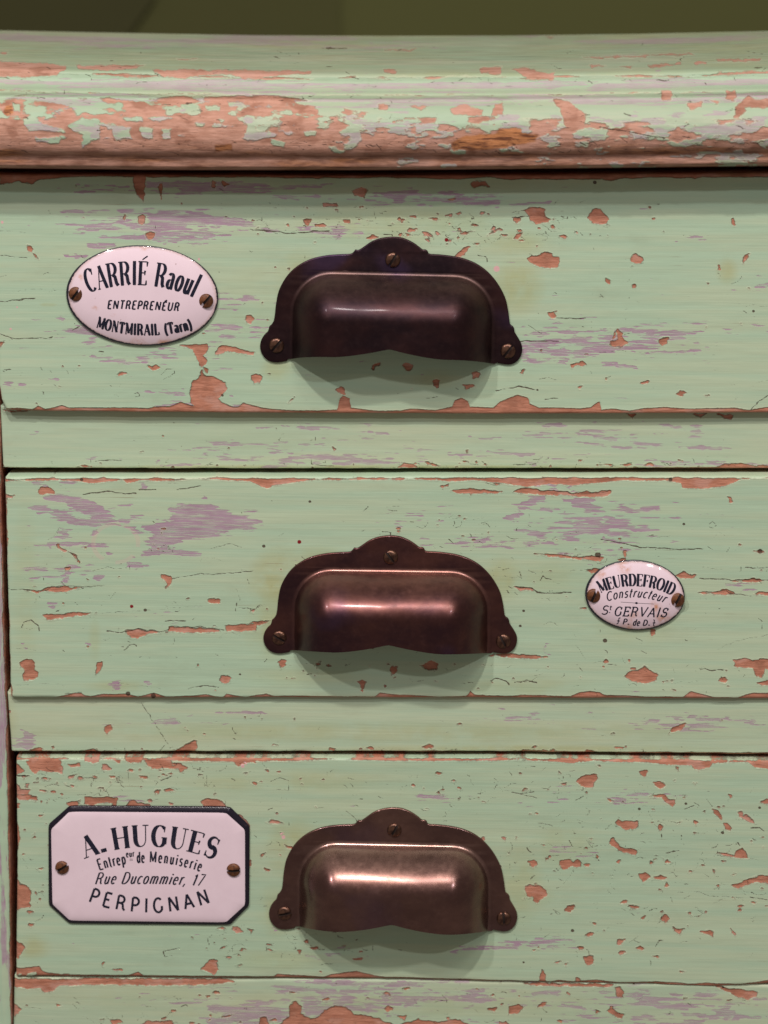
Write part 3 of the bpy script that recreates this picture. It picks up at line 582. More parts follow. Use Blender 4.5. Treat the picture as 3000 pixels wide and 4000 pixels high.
CRK = (Z(*A_, [(510, 130), (560, 122), (690, 108), (720, 120), (840, 124)], [(570, 606), (620, 585), (680, 580), (720, 588), (790, 578)], [(50, 712), (165, 718), (280, 722), (330, 705), (400, 692), (512, 702), (640, 690)],
         [(265, 875), (420, 860), (600, 862), (880, 846), (1280, 814)], [(660, 976), (780, 978), (850, 960), (990, 975), (1040, 965), (1050, 946), (1170, 950), (1240, 946), (1330, 955), (1385, 968)], [(1370, 936), (1590, 926), (1659, 906)],
         [(1300, 465), (1380, 445), (1430, 430), (1490, 460)], [(1230, 548), (1250, 525), (1320, 520), (1390, 552)], [(765, 1090), (795, 1065), (830, 1058), (845, 1070)], [(1350, 1018), (1380, 990), (1430, 982), (1480, 1000)],
         [(1060, 650), (1240, 622), (1350, 622), (1560, 600)], [(1010, 80), (1040, 60), (1110, 65)], [(1090, 96), (1180, 86), (1238, 78)], [(300, 410), (330, 385), (370, 330), (350, 380), (310, 412)], [(420, 480), (470, 510), (490, 555)],
         [(1280, 740), (1295, 775)], [(1460, 800), (1455, 850)], [(1460, 710), (1475, 745), (1478, 790)], [(1475, 830), (1570, 835), (1610, 812)], [(60, 1085), (110, 1078), (180, 1085), (230, 1095)], [(130, 955), (150, 915), (195, 908), (235, 940), (238, 970)],
         [(140, 950), (185, 965), (205, 955)], [(1160, 1325), (1260, 1310), (1350, 1318)], [(680, 1305), (760, 1298), (900, 1315), (990, 1330)], [(1020, 912), (1150, 908)], [(1070, 1130), (1110, 1145)], [(1525, 645), (1538, 685)], [(70, 1305), (280, 1295), (360, 1300), (400, 1318)],
         [(860, 100), (960, 102)], [(400, 1360), (460, 1353), (500, 1356)])
       + Z(*B_, [(0, 120), (60, 98), (160, 100), (180, 115), (300, 112), (390, 130), (540, 130), (640, 115)], [(150, 520), (330, 520), (450, 535), (560, 530), (750, 552)], [(580, 430), (700, 450), (860, 485), (920, 478), (1040, 490), (1240, 490)],
           [(380, 632), (480, 620), (590, 618)], [(1200, 770), (1290, 768), (1385, 762), (1400, 775), (1550, 795)], [(1385, 700), (1385, 762)], [(1220, 680), (1420, 690), (1560, 690), (1659, 692)], [(200, 980), (230, 962), (270, 965), (300, 990)],
           [(1510, 612), (1659, 612)], [(1230, 608), (1390, 625)], [(20, 735), (60, 738), (130, 745), (165, 772), (385, 775)], [(520, 1225), (590, 1215)], [(620, 1235), (680, 1240)], [(720, 1180), (712, 1225)], [(15, 1355), (100, 1345), (160, 1355)],
           [(1330, 1140), (1440, 1090), (1659, 1045)], [(1600, 940), (1625, 960), (1620, 1010)], [(80, 490), (110, 470), (150, 480)], [(185, 690), (205, 660), (215, 672), (260, 688)], [(880, 400), (950, 415), (1020, 408)],
           [(1275, 330), (1300, 315), (1320, 335), (1300, 355), (1278, 345)], [(1300, 418), (1340, 385), (1380, 405), (1350, 418)], [(1220, 1270), (1370, 1275)], [(570, 980), (572, 1030)], [(800, 1065), (840, 1080), (840, 1110)], [(30, 660), (60, 680), (55, 630)])
       + Z(*C_, [(740, 42), (795, 45), (795, 62)], [(1455, 300), (1480, 312), (1540, 315)], [(1550, 268), (1562, 318)], [(1525, 360), (1580, 376), (1620, 372), (1655, 400)], [(1380, 920), (1410, 905), (1470, 920), (1498, 945)], [(1525, 930), (1655, 928)],
           [(265, 185), (290, 210)], [(0, 490), (60, 475)], [(300, 880), (328, 876)], [(945, 10), (980, 22), (1005, 10), (980, 2)], [(1160, 110), (1130, 85)], [(1390, 265), (1405, 300)], [(50, 815), (60, 790)])
       + Z(*Z5, [(0, 420), (60, 418), (165, 432)], [(0, 575), (180, 598)], [(60, 820), (160, 800), (300, 797), (420, 788)], [(0, 878), (120, 865), (230, 858)], [(0, 716), (80, 706)], [(315, 285), (330, 315)], [(1010, 415), (1080, 375)])
       + Z(*Z6, [(0, 92), (90, 124), (340, 115)], [(0, 135), (90, 128), (150, 118)], [(25, 340), (50, 318), (75, 322)], [(230, 455), (280, 468), (300, 466)], [(280, 468), (278, 490)], [(795, 285), (820, 280), (838, 300)], [(1040, 360), (1080, 325), (1130, 318), (1130, 350), (1060, 388)],
           [(875, 418), (930, 412)], [(470, 65), (520, 45)], [(440, 498), (465, 487)], [(870, 480), (890, 470), (905, 490), (880, 500)], [(525, 195), (560, 130)], [(640, 205), (670, 210)], [(1300, 372), (1308, 330)], [(620, 915), (710, 910), (790, 915)], [(20, 875), (60, 878), (110, 885)])
       + Z(*Z7, [(280, 982), (400, 985), (480, 985)], [(235, 415), (248, 388), (270, 378)], [(1420, 765), (1460, 750), (1492, 705)], [(1495, 912), (1560, 902), (1659, 908)], [(0, 330), (105, 326)], [(440, 235), (495, 215)], [(268, 245), (310, 215)], [(285, 395), (318, 412)])
       + Z(*Z8, [(0, 440), (45, 430), (140, 448)], [(190, 385), (230, 372), (285, 392)], [(215, 515), (300, 505)], [(1440, 525), (1520, 455), (1600, 405), (1700, 378)], [(1545, 585), (1600, 530), (1700, 470)], [(915, 405), (917, 445)], [(650, 160), (652, 130)], [(380, 290), (440, 280), (470, 290)], [(50, 138), (300, 138)],
           [(570, 210), (700, 195), (740, 205)], [(10, 938), (110, 940), (160, 932)], [(1420, 420), (1498, 418)])
       + Z(*Z4, [(760, 95), (803, 93), (803, 106)], [(160, 90), (250, 82), (305, 68)], [(370, 74), (465, 72)], [(600, 160), (640, 140)], [(1365, 935), (1480, 912), (1575, 930)], [(1500, 820), (1512, 848)], [(990, 975), (1045, 968)], [(860, 1010), (885, 998), (925, 1010)], [(1265, 205), (1310, 215), (1320, 240)],
           [(1600, 870), (1655, 868)], [(0, 470), (12, 462)], [(540, 830), (550, 845)])
       + Z(*F_, [(70, 525), (180, 522)], [(430, 530), (490, 508)], [(500, 535), (600, 540)], [(240, 610), (340, 612)], [(990, 552), (1060, 525)], [(795, 500), (792, 570)], [(870, 70), (930, 160), (1040, 330)], [(230, 352), (330, 358), (400, 375)], [(490, 372), (575, 355), (610, 372), (900, 370), (980, 372), (1020, 335)],
           [(1070, 360), (1120, 350), (1150, 328), (1200, 325), (1212, 305)], [(960, 585), (975, 560)], [(740, 590), (755, 615)])
       + Z(*E_, [(0, 490), (50, 502), (140, 486)], [(255, 498), (325, 492)], [(460, 455), (462, 478), (418, 480)], [(630, 440), (680, 418)], [(410, 545), (465, 512)], [(900, 682), (980, 672), (1080, 690), (1105, 672)], [(1260, 535), (1300, 590)], [(230, 820), (270, 838), (340, 830)], [(370, 800), (390, 838)],
           [(390, 840), (500, 848), (640, 825)], [(480, 800), (520, 848)], [(500, 800), (530, 790)], [(95, 850), (125, 885)], [(200, 910), (300, 900)], [(740, 830), (735, 850)], [(800, 870), (835, 855)], [(1450, 830), (1470, 815), (1480, 840)], [(665, 1255), (700, 1245), (740, 1252)], [(890, 1260), (940, 1242)],
           [(905, 1370), (960, 1365)], [(925, 1495), (950, 1450), (980, 1445)], [(1070, 1140), (1200, 1138), (1280, 1160), (1500, 1175)], [(1540, 1170), (1659, 1185)], [(1530, 920), (1600, 930)], [(1550, 720), (1600, 715), (1635, 740)], [(1560, 460), (1540, 500)], [(1100, 770), (1095, 795)], [(835, 580), (1000, 580)],
           [(1120, 600), (1180, 575)], [(1560, 1510), (1548, 1560)], [(895, 1610), (898, 1580)], [(1160, 1215), (1170, 1240)], [(120, 1055), (150, 1030)], [(230, 1050), (240, 1090)], [(745, 1030), (760, 1010)], [(300, 720), (310, 705)], [(970, 760), (972, 785)], [(170, 705), (220, 730)], [(1340, 1120), (1350, 1100)], [(640, 1340), (740, 1345)],
           [(1000, 885), (1080, 868)], [(820, 595), (822, 575)])
       + Z(*G_, [(530, 98), (620, 185)], [(0, 365), (100, 380)], [(70, 100), (100, 85)], [(360, 82), (400, 80)], [(1590, 320), (1620, 350)], [(65, 920), (130, 930)])
       + Z(*I_, [(710, 150), (705, 130), (745, 118), (775, 115)], [(710, 150), (745, 148)], [(900, 70), (902, 100)], [(700, 40), (720, 20)], [(780, 368), (805, 362), (812, 372)], [(70, 376), (180, 374)])
       + Z(*R_, [(360, 325), (365, 355), (500, 368)], [(580, 362), (640, 345)], [(160, 185), (150, 210)], [(850, 632), (950, 626)], [(385, 180), (387, 205)], [(920, 580), (960, 600)], [(695, 660), (730, 625)], [(860, 655), (910, 660)], [(1490, 475), (1550, 490)], [(1620, 485), (1659, 485)])
       + Z(*L1, [(1080, 262), (1250, 278), (1420, 268)], [(10, 880), (20, 865), (45, 862)], [(1250, 1005), (1270, 985)]))
HOLES = [(2335, 2168, 10), (2619, 1875, 6), (2969, 2154, 8), (2363, 2503, 7), (500, 2711, 8), (598, 2719, 8), (567, 2384, 5), (318, 1875, 5), (2236, 3636, 5), (2824, 3858, 4), (2099, 1524, 3), (2679, 3140, 4), (2967, 3156, 4), (2943, 1216, 4),
         (2497, 3161, 4), (2822, 3253, 5), (2323, 712, 6), (1030, 2134, 5), (2045, 2387, 4), (2030, 2447, 3), (937, 2635, 3), (2032, 2446, 4), (1210, 1960, 4), (2671, 2048, 4), (868, 1545, 4), (2045, 3760, 3)]
DOTS = [(1744, 937, 8, 1), (1169, 2117, 8, 1), (514, 2369, 7, 1), (1940, 1043, 13, -1), (1940, 1050, 12, -1), (1104, 3262, 10, -1), (1107, 3270, 8, -1), (9, 868, 6, -1), (67, 1200, 4, -1), (42, 1285, 5, -1), (777, 1012, 5, -1), (955, 2985, 9, -1), (948, 2992, 8, -1)]

LIL = {1: (Z(*Z8, [(570, 70), (760, 68), (900, 64), (1115, 70), (1140, 85), (1090, 105), (960, 100), (820, 98), (760, 80), (640, 80)], [(960, 208), (1150, 188), (1260, 180), (1250, 190), (1100, 214)], [(700, 290), (760, 280), (800, 300), (810, 318), (720, 305)],
               [(580, 275), (680, 272), (690, 285), (600, 288)], [(600, 150), (640, 100), (655, 90), (640, 160)], [(60, 175), (230, 172), (350, 212), (200, 212), (60, 205)], [(260, 232), (360, 240), (400, 265), (340, 285), (280, 250)], [(790, 200), (860, 198), (860, 214), (790, 214)], [(45, 245), (110, 240), (190, 290), (120, 282)])
           + Z(*Z7, [(1105, 462), (1265, 455), (1265, 462), (1110, 470)], [(1575, 768), (1720, 758), (1720, 775), (1590, 782)], [(1040, 462), (1055, 462), (1055, 480), (1042, 482)])
           + Z(*Z6, [(600, 242), (760, 245), (880, 270), (820, 278), (640, 262)], [(305, 370), (390, 374), (388, 382), (308, 380)], [(10, 398), (60, 400), (105, 436), (60, 425)], [(120, 410), (170, 420), (175, 435), (140, 428)], [(900, 462), (1100, 470), (1230, 475), (1230, 490), (1050, 478)], [(1470, 480), (1490, 490), (1480, 512)], [(1185, 425), (1205, 420), (1200, 450)],
               [(1500, 560), (1560, 545), (1570, 580), (1530, 580)], [(1000, 560), (1100, 535), (1170, 540), (1100, 565)], [(1210, 545), (1260, 555), (1220, 570)], [(500, 40), (560, 30), (580, 60), (510, 75)])
           + Z(*Z5, [(570, 505), (740, 505), (740, 525), (600, 528)], [(400, 570), (560, 570), (560, 592), (400, 588)], [(400, 295), (530, 288), (520, 305), (420, 305)], [(960, 105), (1600, 110), (1659, 140), (1300, 150), (940, 130)], [(510, 115), (840, 122), (840, 138), (520, 128)],
               [(560, 365), (720, 362), (700, 415), (600, 420), (555, 395)], [(750, 370), (930, 360), (1040, 400), (1100, 420), (950, 420)], [(1120, 425), (1400, 425), (1400, 468), (1150, 460)], [(940, 310), (1240, 300), (1600, 350), (1659, 390), (1300, 380), (1050, 355)], [(970, 498), (1070, 498), (1070, 508), (975, 508)])
           + Z(*L2, [(30, 98), (150, 92), (150, 108), (40, 110)], [(180, 120), (350, 125), (500, 140), (515, 155), (440, 158), (300, 140), (190, 128)], [(540, 150), (720, 142), (720, 150), (560, 158)])),
       2: (Z(*A_, [(280, 165), (300, 128), (370, 120), (500, 135), (560, 172), (640, 198), (690, 260), (690, 305), (600, 330), (520, 322), (400, 300), (330, 260), (305, 228), (390, 225), (440, 265), (500, 285), (575, 275), (500, 240), (420, 215), (385, 180)],
               [(186, 195), (300, 205), (300, 230), (240, 236), (200, 218)], [(1030, 200), (1220, 185), (1330, 200), (1420, 245), (1540, 270), (1640, 300), (1520, 328), (1430, 345), (1250, 400), (1100, 430), (980, 455), (930, 440), (890, 415), (960, 385), (860, 335), (970, 310), (1060, 280), (1060, 240)],
               [(850, 500), (900, 480), (1000, 450), (1120, 455), (1150, 485), (1260, 512), (1050, 502), (870, 515)], [(710, 308), (850, 345), (872, 362), (810, 370), (790, 340)], [(240, 435), (420, 425), (560, 440), (670, 443), (400, 455), (260, 448)], [(350, 390), (370, 345), (410, 350), (428, 390), (380, 408)],
               [(396, 595), (432, 595), (418, 690), (393, 690)], [(430, 600), (480, 605), (430, 615)], [(558, 645), (590, 625), (618, 630), (630, 668), (600, 678)], [(678, 1305), (720, 1275), (745, 1295), (758, 1325), (710, 1335)], [(210, 50), (255, 62), (300, 90), (260, 98)], [(860, 50), (890, 55), (888, 92), (870, 88)],
               [(305, 795), (335, 800), (345, 820), (330, 830)], [(770, 570), (800, 545), (830, 550), (920, 568), (840, 588)], [(385, 60), (440, 45), (460, 58), (400, 66)], [(730, 280), (810, 290), (800, 300), (730, 292)], [(730, 196), (800, 196), (800, 206), (740, 206)], [(570, 355), (600, 350), (600, 368)], [(640, 490), (660, 490), (650, 505)],
               [(125, 1048), (145, 1048), (140, 1060)], [(160, 1078), (190, 1078), (180, 1090)], [(530, 1045), (560, 1050), (548, 1058)], [(900, 1286), (935, 1288), (930, 1296)], [(835, 882), (862, 882), (850, 896)], [(135, 1120), (150, 1130), (145, 1150)], [(1255, 155), (1270, 130), (1280, 130), (1270, 160)])
           + Z(*B_, [(335, 168), (420, 155), (500, 160), (580, 215), (572, 268), (500, 245), (400, 215)], [(15, 215), (100, 150), (190, 135), (215, 190), (130, 212), (40, 232)], [(505, 330), (640, 305), (740, 315), (850, 370), (800, 385), (700, 365), (620, 360), (520, 358)],
               [(300, 315), (330, 290), (520, 300), (500, 318), (340, 322)], [(20, 365), (140, 360), (160, 385), (60, 385)], [(330, 380), (400, 408), (420, 440), (370, 435)], [(-20, 260), (60, 260), (30, 305), (-20, 305)], [(220, 55), (270, 65), (285, 105), (245, 108)], [(380, 80), (405, 85), (400, 115), (380, 110)],
               [(218, 1185), (230, 1110), (242, 1110), (236, 1180)], [(300, 230), (340, 245), (335, 258)], [(205, 215), (260, 225), (230, 258)], [(590, 280), (640, 290), (700, 300), (640, 312)], [(160, 440), (280, 450), (260, 462)], [(570, 400), (600, 408), (625, 432), (600, 432)], [(20, 430), (80, 435), (50, 445)], [(770, 1415), (810, 1418), (790, 1425)], [(720, 490), (760, 490), (745, 520)],
               [(140, 60), (170, 60), (160, 90), (110, 92)])),
       3: (Z(*E_, [(-10, 1490), (70, 1480), (75, 1500), (-10, 1500)], [(160, 1448), (340, 1436), (335, 1446), (180, 1455)], [(650, 530), (715, 528), (710, 542), (655, 542)], [(200, 1482), (330, 1490), (320, 1500), (220, 1500)])
           + Z(*G_, [(1150, 935), (1200, 905), (1400, 905), (1560, 890), (1580, 905), (1420, 920), (1200, 925)], [(530, 72), (590, 72), (585, 82), (540, 82)], [(1000, 15), (1200, 18), (1180, 28), (1010, 25)])
           + Z(*G_, [(85, 775), (100, 778), (98, 812)])),
       11: (Z(*Z8, [(150, 665), (250, 668), (340, 680), (180, 682)], [(230, 718), (330, 722), (480, 738), (700, 770), (1000, 812), (1000, 820), (830, 812), (600, 778), (440, 748)], [(0, 728), (200, 750), (420, 778), (700, 825), (860, 832), (740, 845), (500, 800), (200, 765), (0, 742)], [(1050, 822), (1250, 826), (1400, 830), (1240, 840)],
               [(0, 864), (180, 872), (250, 882), (120, 880), (0, 870)], [(800, 665), (1000, 682), (1230, 700), (1100, 696), (900, 684)], [(900, 905), (1100, 925), (1400, 930), (1150, 940)])
            + Z(*R_, [(0, 112), (250, 108), (400, 112), (520, 122), (400, 128), (200, 118), (0, 122)], [(740, 142), (850, 148), (850, 156), (745, 150)], [(900, 240), (1100, 262), (1180, 272), (1080, 272)], [(1240, 285), (1500, 298), (1480, 304), (1260, 294)], [(1400, 180), (1560, 182), (1720, 192), (1560, 192)], [(1510, 272), (1720, 284), (1560, 284)],
                [(60, 270), (200, 272), (340, 266), (345, 274), (200, 280)], [(100, 318), (340, 302), (640, 305), (680, 320), (560, 330), (450, 322), (200, 325)], [(530, 345), (700, 330), (740, 318), (800, 335), (960, 350), (860, 362), (740, 350), (600, 362)], [(740, 325), (960, 345), (940, 355)], [(0, 220), (210, 214), (0, 228)], [(60, 368), (200, 362), (210, 372), (70, 374)],
                [(300, 230), (440, 234), (300, 236)], [(1250, 310), (1380, 314), (1260, 316)])
            + Z(*Z6, [(1380, 800), (1500, 795), (1720, 808), (1500, 815)], [(1180, 838), (1400, 826), (1400, 834)], [(1300, 858), (1460, 862), (1300, 866)], [(610, 735), (640, 750), (620, 748)], [(210, 722), (245, 726), (215, 732)], [(1100, 935), (1300, 940), (1160, 955)], [(1030, 905), (1045, 945), (1035, 942)], [(600, 895), (680, 880), (620, 900)])),
       12: (Z(*F_, [(135, 240), (165, 235), (200, 265), (205, 360), (180, 372), (135, 360)], [(1210, 140), (1380, 135), (1350, 146), (1220, 148)], [(940, 180), (1170, 155), (1100, 175)], [(1400, 128), (1659, 130), (1640, 146), (1450, 140)])
            + Z(*E_, [(1130, 2), (1380, 5), (1560, 25), (1560, 40), (1300, 30), (1150, 18)], [(1060, 8), (1140, 8), (1110, 30), (1070, 28)], [(0, 40), (280, 38), (280, 46), (0, 48)])),
       13: (Z(*V0, [(1180, 170), (1320, 175), (1500, 185), (1720, 215), (1500, 200), (1250, 185)], [(900, 258), (1100, 252), (1280, 280), (1260, 320), (1000, 300), (900, 280)], [(1300, 230), (1460, 250), (1700, 262), (1500, 275), (1380, 300), (1300, 290)], [(1330, 148), (1720, 152), (1720, 165), (1400, 162)], [(740, 238), (880, 240), (760, 246)], [(870, 300), (1000, 310), (1150, 330), (900, 332)])
            + Z(*V_, [(0, 205), (200, 212), (510, 222), (500, 236), (300, 235), (0, 228)], [(0, 232), (150, 240), (140, 256), (0, 250)], [(0, 285), (60, 292), (0, 300)], [(650, 190), (760, 192), (750, 206), (660, 200)], [(700, 238), (880, 262), (960, 276), (860, 272)], [(1000, 230), (1200, 250), (1420, 258), (1200, 262)], [(1190, 188), (1300, 205), (1280, 212)], [(1420, 262), (1500, 258), (1510, 300), (1430, 310)],
                [(0, 150), (120, 152), (200, 175), (0, 168)], [(300, 315), (500, 320), (350, 328)], [(1300, 290), (1659, 300), (1400, 312)]))}
# soft zones of rubbed, streaky lilac: cx, cy, rx, ry, strength
LZ = {1: [(620, 880, 330, 55, .55), (640, 925, 300, 40, .45), (430, 1170, 300, 90, .12), (420, 1300, 300, 70, .32), (880, 1180, 200, 60, .25), (900, 1290, 200, 60, .3), (700, 1400, 330, 110, .12), (2350, 1330, 480, 70, .42), (2120, 1360, 180, 60, .55), (1300, 900, 260, 50, .25),
          (900, 735, 520, 22, .55), (1650, 770, 330, 40, .35), (2050, 1030, 200, 30, .1), (2600, 1270, 200, 20, .3), (1200, 760, 350, 40, .1), (2900, 1100, 150, 60, .05), (2880, 1290, 160, 40, .2)],
      2: [(200, 2230, 210, 45, .35), (2350, 2060, 330, 110, .42), (1900, 2120, 260, 40, .28), (340, 2010, 270, 90, .2), (800, 2060, 260, 90, .25), (650, 2400, 200, 60, .05), (1600, 2030, 200, 40, .15), (2100, 2100, 140, 60, .25), (1650, 1990, 200, 30, .2), (2900, 2290, 150, 40, .05)],
      3: [(2150, 3110, 240, 60, .18), (2050, 3690, 190, 25, .45), (1750, 3120, 250, 30, .2), (2450, 3120, 350, 60, .05), (2200, 3330, 200, 80, .02), (750, 3650, 250, 30, .1), (500, 3120, 120, 60, .05), (1300, 3730, 200, 60, .05)],
      11: [(1500, 1790, 1500, 30, .2), (2400, 1690, 700, 60, .1), (2800, 1815, 300, 16, .5), (1500, 1700, 500, 60, .02), (900, 1740, 400, 50, .12)],
      12: [(2700, 2830, 500, 40, .3), (700, 2830, 600, 40, .05), (60, 2900, 100, 60, .2), (2200, 2800, 600, 60, .05)],
      13: [(1400, 3900, 800, 70, .35), (2600, 3900, 600, 90, .2), (2600, 3980, 500, 40, .3), (1800, 3830, 500, 25, .25), (700, 3930, 300, 40, .05)]}
# clusters of tiny flakes: cx, cy, rx, ry, count, size
FLK = {1: [(1500, 1180, 1450, 400, 120, 3.0), (1950, 885, 430, 75, 150, 5.5), (1250, 860, 330, 60, 90, 4), (1750, 940, 200, 40, 40, 4.5), (700, 1050, 700, 330, 60, 3), (2500, 1150, 480, 380, 60, 3), (300, 1500, 300, 90, 30, 3.5), (1250, 1080, 150, 80, 18, 3)],
       2: [(1500, 2300, 1450, 400, 150, 3.0), (1700, 2090, 260, 80, 70, 4), (300, 2250, 250, 170, 50, 3.5), (1600, 2640, 500, 60, 50, 3), (2150, 2200, 250, 160, 70, 4), (2500, 2640, 450, 70, 50, 4), (900, 2500, 700, 200, 50, 3), (2650, 2250, 350, 180, 50, 3), (620, 2140, 60, 30, 20, 3.5)],
       3: [(1600, 3400, 1450, 420, 170, 3.2), (2500, 3250, 480, 220, 130, 5), (2350, 3480, 500, 260, 200, 5), (250, 3050, 230, 90, 110, 6), (650, 3050, 330, 80, 90, 5), (1500, 3090, 500, 90, 90, 4), (1000, 3680, 260, 70, 70, 5), (150, 3400, 90, 230, 40, 4.5), (1250, 3700, 250, 70, 30, 4), (2100, 3050, 200, 70, 40, 4.5), (2850, 3400, 150, 300, 50, 5), (980, 3250, 120, 300, 40, 4)],
       11: [(1500, 1818, 1500, 12, 90, 4), (2300, 1810, 700, 16, 70, 4.5), (800, 1700, 700, 80, 25, 2.5)],
       12: [(900, 2850, 400, 60, 30, 3), (1500, 2925, 1500, 14, 80, 5), (2200, 2840, 700, 70, 20, 2.5)],
       13: [(1500, 3930, 1500, 70, 120, 4.5), (1700, 3860, 900, 40, 50, 4), (1000, 3990, 900, 18, 70, 6)]}
STN = {1: [(1180, 1110, 130, 150, .75), (2020, 1120, 120, 130, .7), (1560, 870, 500, 110, .4), (950, 1200, 300, 300, .15), (1700, 1480, 120, 50, .35), (2840, 1060, 50, 60, .6), (190, 1190, 40, 10, .7), (1080, 1440, 80, 60, .5), (1500, 700, 1700, 60, .35), (2000, 950, 180, 60, .5)],
       2: [(1100, 2270, 150, 150, .85), (1060, 2450, 120, 150, .6), (1960, 2260, 110, 100, .65), (1250, 2180, 130, 60, .5), (2140, 2250, 200, 90, .3), (2480, 2420, 180, 130, .4), (470, 2680, 160, 30, .4), (1200, 2640, 300, 50, .3), (2050, 2680, 300, 50, .35), (370, 2500, 30, 100, .3), (100, 2300, 60, 400, .25)],
       3: [(1150, 3320, 130, 150, .7), (1080, 3560, 100, 130, .5), (2030, 3450, 110, 200, .45), (1240, 3050, 300, 60, .4), (900, 3060, 200, 50, .35), (2200, 3300, 160, 120, .3), (120, 3700, 90, 60, .6), (2080, 3500, 100, 60, .4), (1100, 3750, 300, 60, .35), (1500, 3560, 800, 900, .12)],
       11: [(1500, 1825, 1600, 12, .8), (1500, 1640, 1600, 40, .2), (900, 1720, 400, 60, .1)], 12: [(1500, 2860, 1700, 50, .45), (2000, 2925, 900, 20, .6), (20, 2850, 60, 150, .4)], 13: [(1500, 3930, 1700, 80, .25), (600, 3900, 600, 70, .2)]}

PLATES = [(553, 1158, 330, 230), (2481, 2331, 220, 160), (580, 3388, 400, 245)]


def interp(poly, x):
    p = np.array(poly, float)
    return np.interp(x, p[:, 0], p[:, 1])


def fields(key, X, Y, chips, carve=(), top=None, bottom=None, left=None, T=None):
    wx = X + fbm(X, Y, 26, 18, 3 + key, 3) * 9
    wy = Y + fbm(X, Y, 26, 14, 53 + key, 3) * 8
    chip = np.full(X.shape, -50.0)
    for p in chips: paint_poly(chip, wx, wy, p)
    rag = fbm(X, Y, 40, 20, 91 + key, 3) * 10
    chip = np.where(chip > -20, chip + fbm(X, Y, 15, 9, 391 + key, 2) * 8, chip)
    if top is not None:
        tc = interp(top, X) - Y + rag * 0.8
        if key in (2, 3):
            keep = Y - T(X) - (8 if key == 2 else 2) + rag * 1.3
            tc = np.minimum(tc, keep)
            tc = np.minimum(tc, (fbm(X, Y, 260, 30, 97 + key, 4) + (0.17 if key == 2 else 0.24)) * 60)
        chip = np.maximum(chip, tc)
    if bottom is not None: chip = np.maximum(chip, Y - interp(bottom, X) + rag * 0.4)
    if left is not None:
        chip = np.maximum(chip, (left(Y) + 1 + 20 * np.clip(fbm(X * 0, Y, 60, 60, 77 + key, 3), -0.2, 0.5)) - X + rag * 0.5)
    for p in carve: carve_poly(chip, wx, wy, p)
    crack = np.full(X.shape, -50.0)
    for i_, p in enumerate(CRK): paint_line(crack, X + (wx - X) * 1.2, Y + (wy - Y) * 1.2, p, (0.9, -0.3, 0.3, -0.7)[i_ % 4])
    r = np.random.RandomState(100 + key)
    for cx, cy, rx, ry, cnt, size in FLK.get(key, []):
        for _ in range(int(cnt * 0.72)):
            while True:
                a, b = r.uniform(-1, 1, 2)
                if a * a + b * b < 1: break
            x = cx + a * rx; y = cy + b * ry
            s = size * r.lognormal(0, 0.45)
            if r.rand() < 0.24:
                k = r.randint(5, 8)
                th = np.sort(r.uniform(0, 2 * math.pi, k))
                el = r.uniform(1.0, 2.4)
                paint_poly(chip, wx, wy, [(x + math.cos(t) * s * el * r.uniform(.6, 1.2), y + math.sin(t) * s * r.uniform(.5, 1.1)) for t in th], 8)
            else:
                L = s * r.uniform(2.0, 7.0); th = r.normal(0, 0.5) + (r.rand() < .12) * 1.3
                pts = [(x, y)]
                for _ in range(3):
                    th += r.normal(0, 0.5)
                    pts.append((pts[-1][0] + math.cos(th) * L / 3, pts[-1][1] + math.sin(th) * L / 3))
                paint_line(crack, wx, wy, pts, -0.9 + r.rand() * 1.2)
    for hx, hy, hr in HOLES: paint_line(crack, X, Y, [(hx, hy), (hx + 1, hy)], hr)
    tint = np.zeros(X.shape)
    for hx, hy, hr, sgn in DOTS:
        d = np.hypot(X - hx, Y - hy)
        tint = np.where(d < hr + 5, sgn * np.clip((hr + 2 - d) / 4, 0, 1), tint)
    if key == 2:
        ringd = np.abs(np.hypot((X - 452) / 1.0, (Y - 2122) / 0.85) - 88)
        tint = np.where(ringd < 14, np.minimum(tint, -0.46 * np.clip((14 - ringd) / 5, 0, 1) * (fbm(X, Y, 60, 60, 9, 3) > -0.12)), tint)
    lil = np.full(X.shape, -1.0)
    lw = np.full(X.shape, -60.0)
    ww = X + fbm(X, Y, 60, 9, 13 + key, 3) * 60
    for p in LIL.get(key, []): paint_poly(lw, ww, wy, p, 30)
    lw = lw + fbm(X, Y, 70, 6, 213 + key, 4) * 34 + fbm(X, Y, 20, 9, 217 + key, 2) * 14
    lil = np.maximum(lil, np.clip(lw / 12, -1, 0.8))
    streak = fbm(X, Y, 110, 8, 23 + key, 4) * 2.0 + fbm(X, Y, 40, 16, 29 + key, 3) * 1.3
    for cx, cy, rx, ry, st in LZ.get(key, []):
        b = blob(X, Y, cx, cy, rx, ry)
        lil = np.maximum(lil, np.clip(b * 1.2, -1, 1) * 0.5 + st - 0.82 + streak * 0.75)
    stain = np.zeros(X.shape)
    for cx, cy, rx, ry, st in STN.get(key, []):
        stain = np.maximum(stain, np.clip(blob(X, Y, cx, cy, rx, ry) * 1.5, 0, 1) * st)
    # ageing along every edge
    return {'chip': chip, 'crack': crack, 'lilac': lil, 'stain': stain, 'tint': tint, 'wood': np.zeros(X.shape), 'grime_shade': np.zeros(X.shape)}


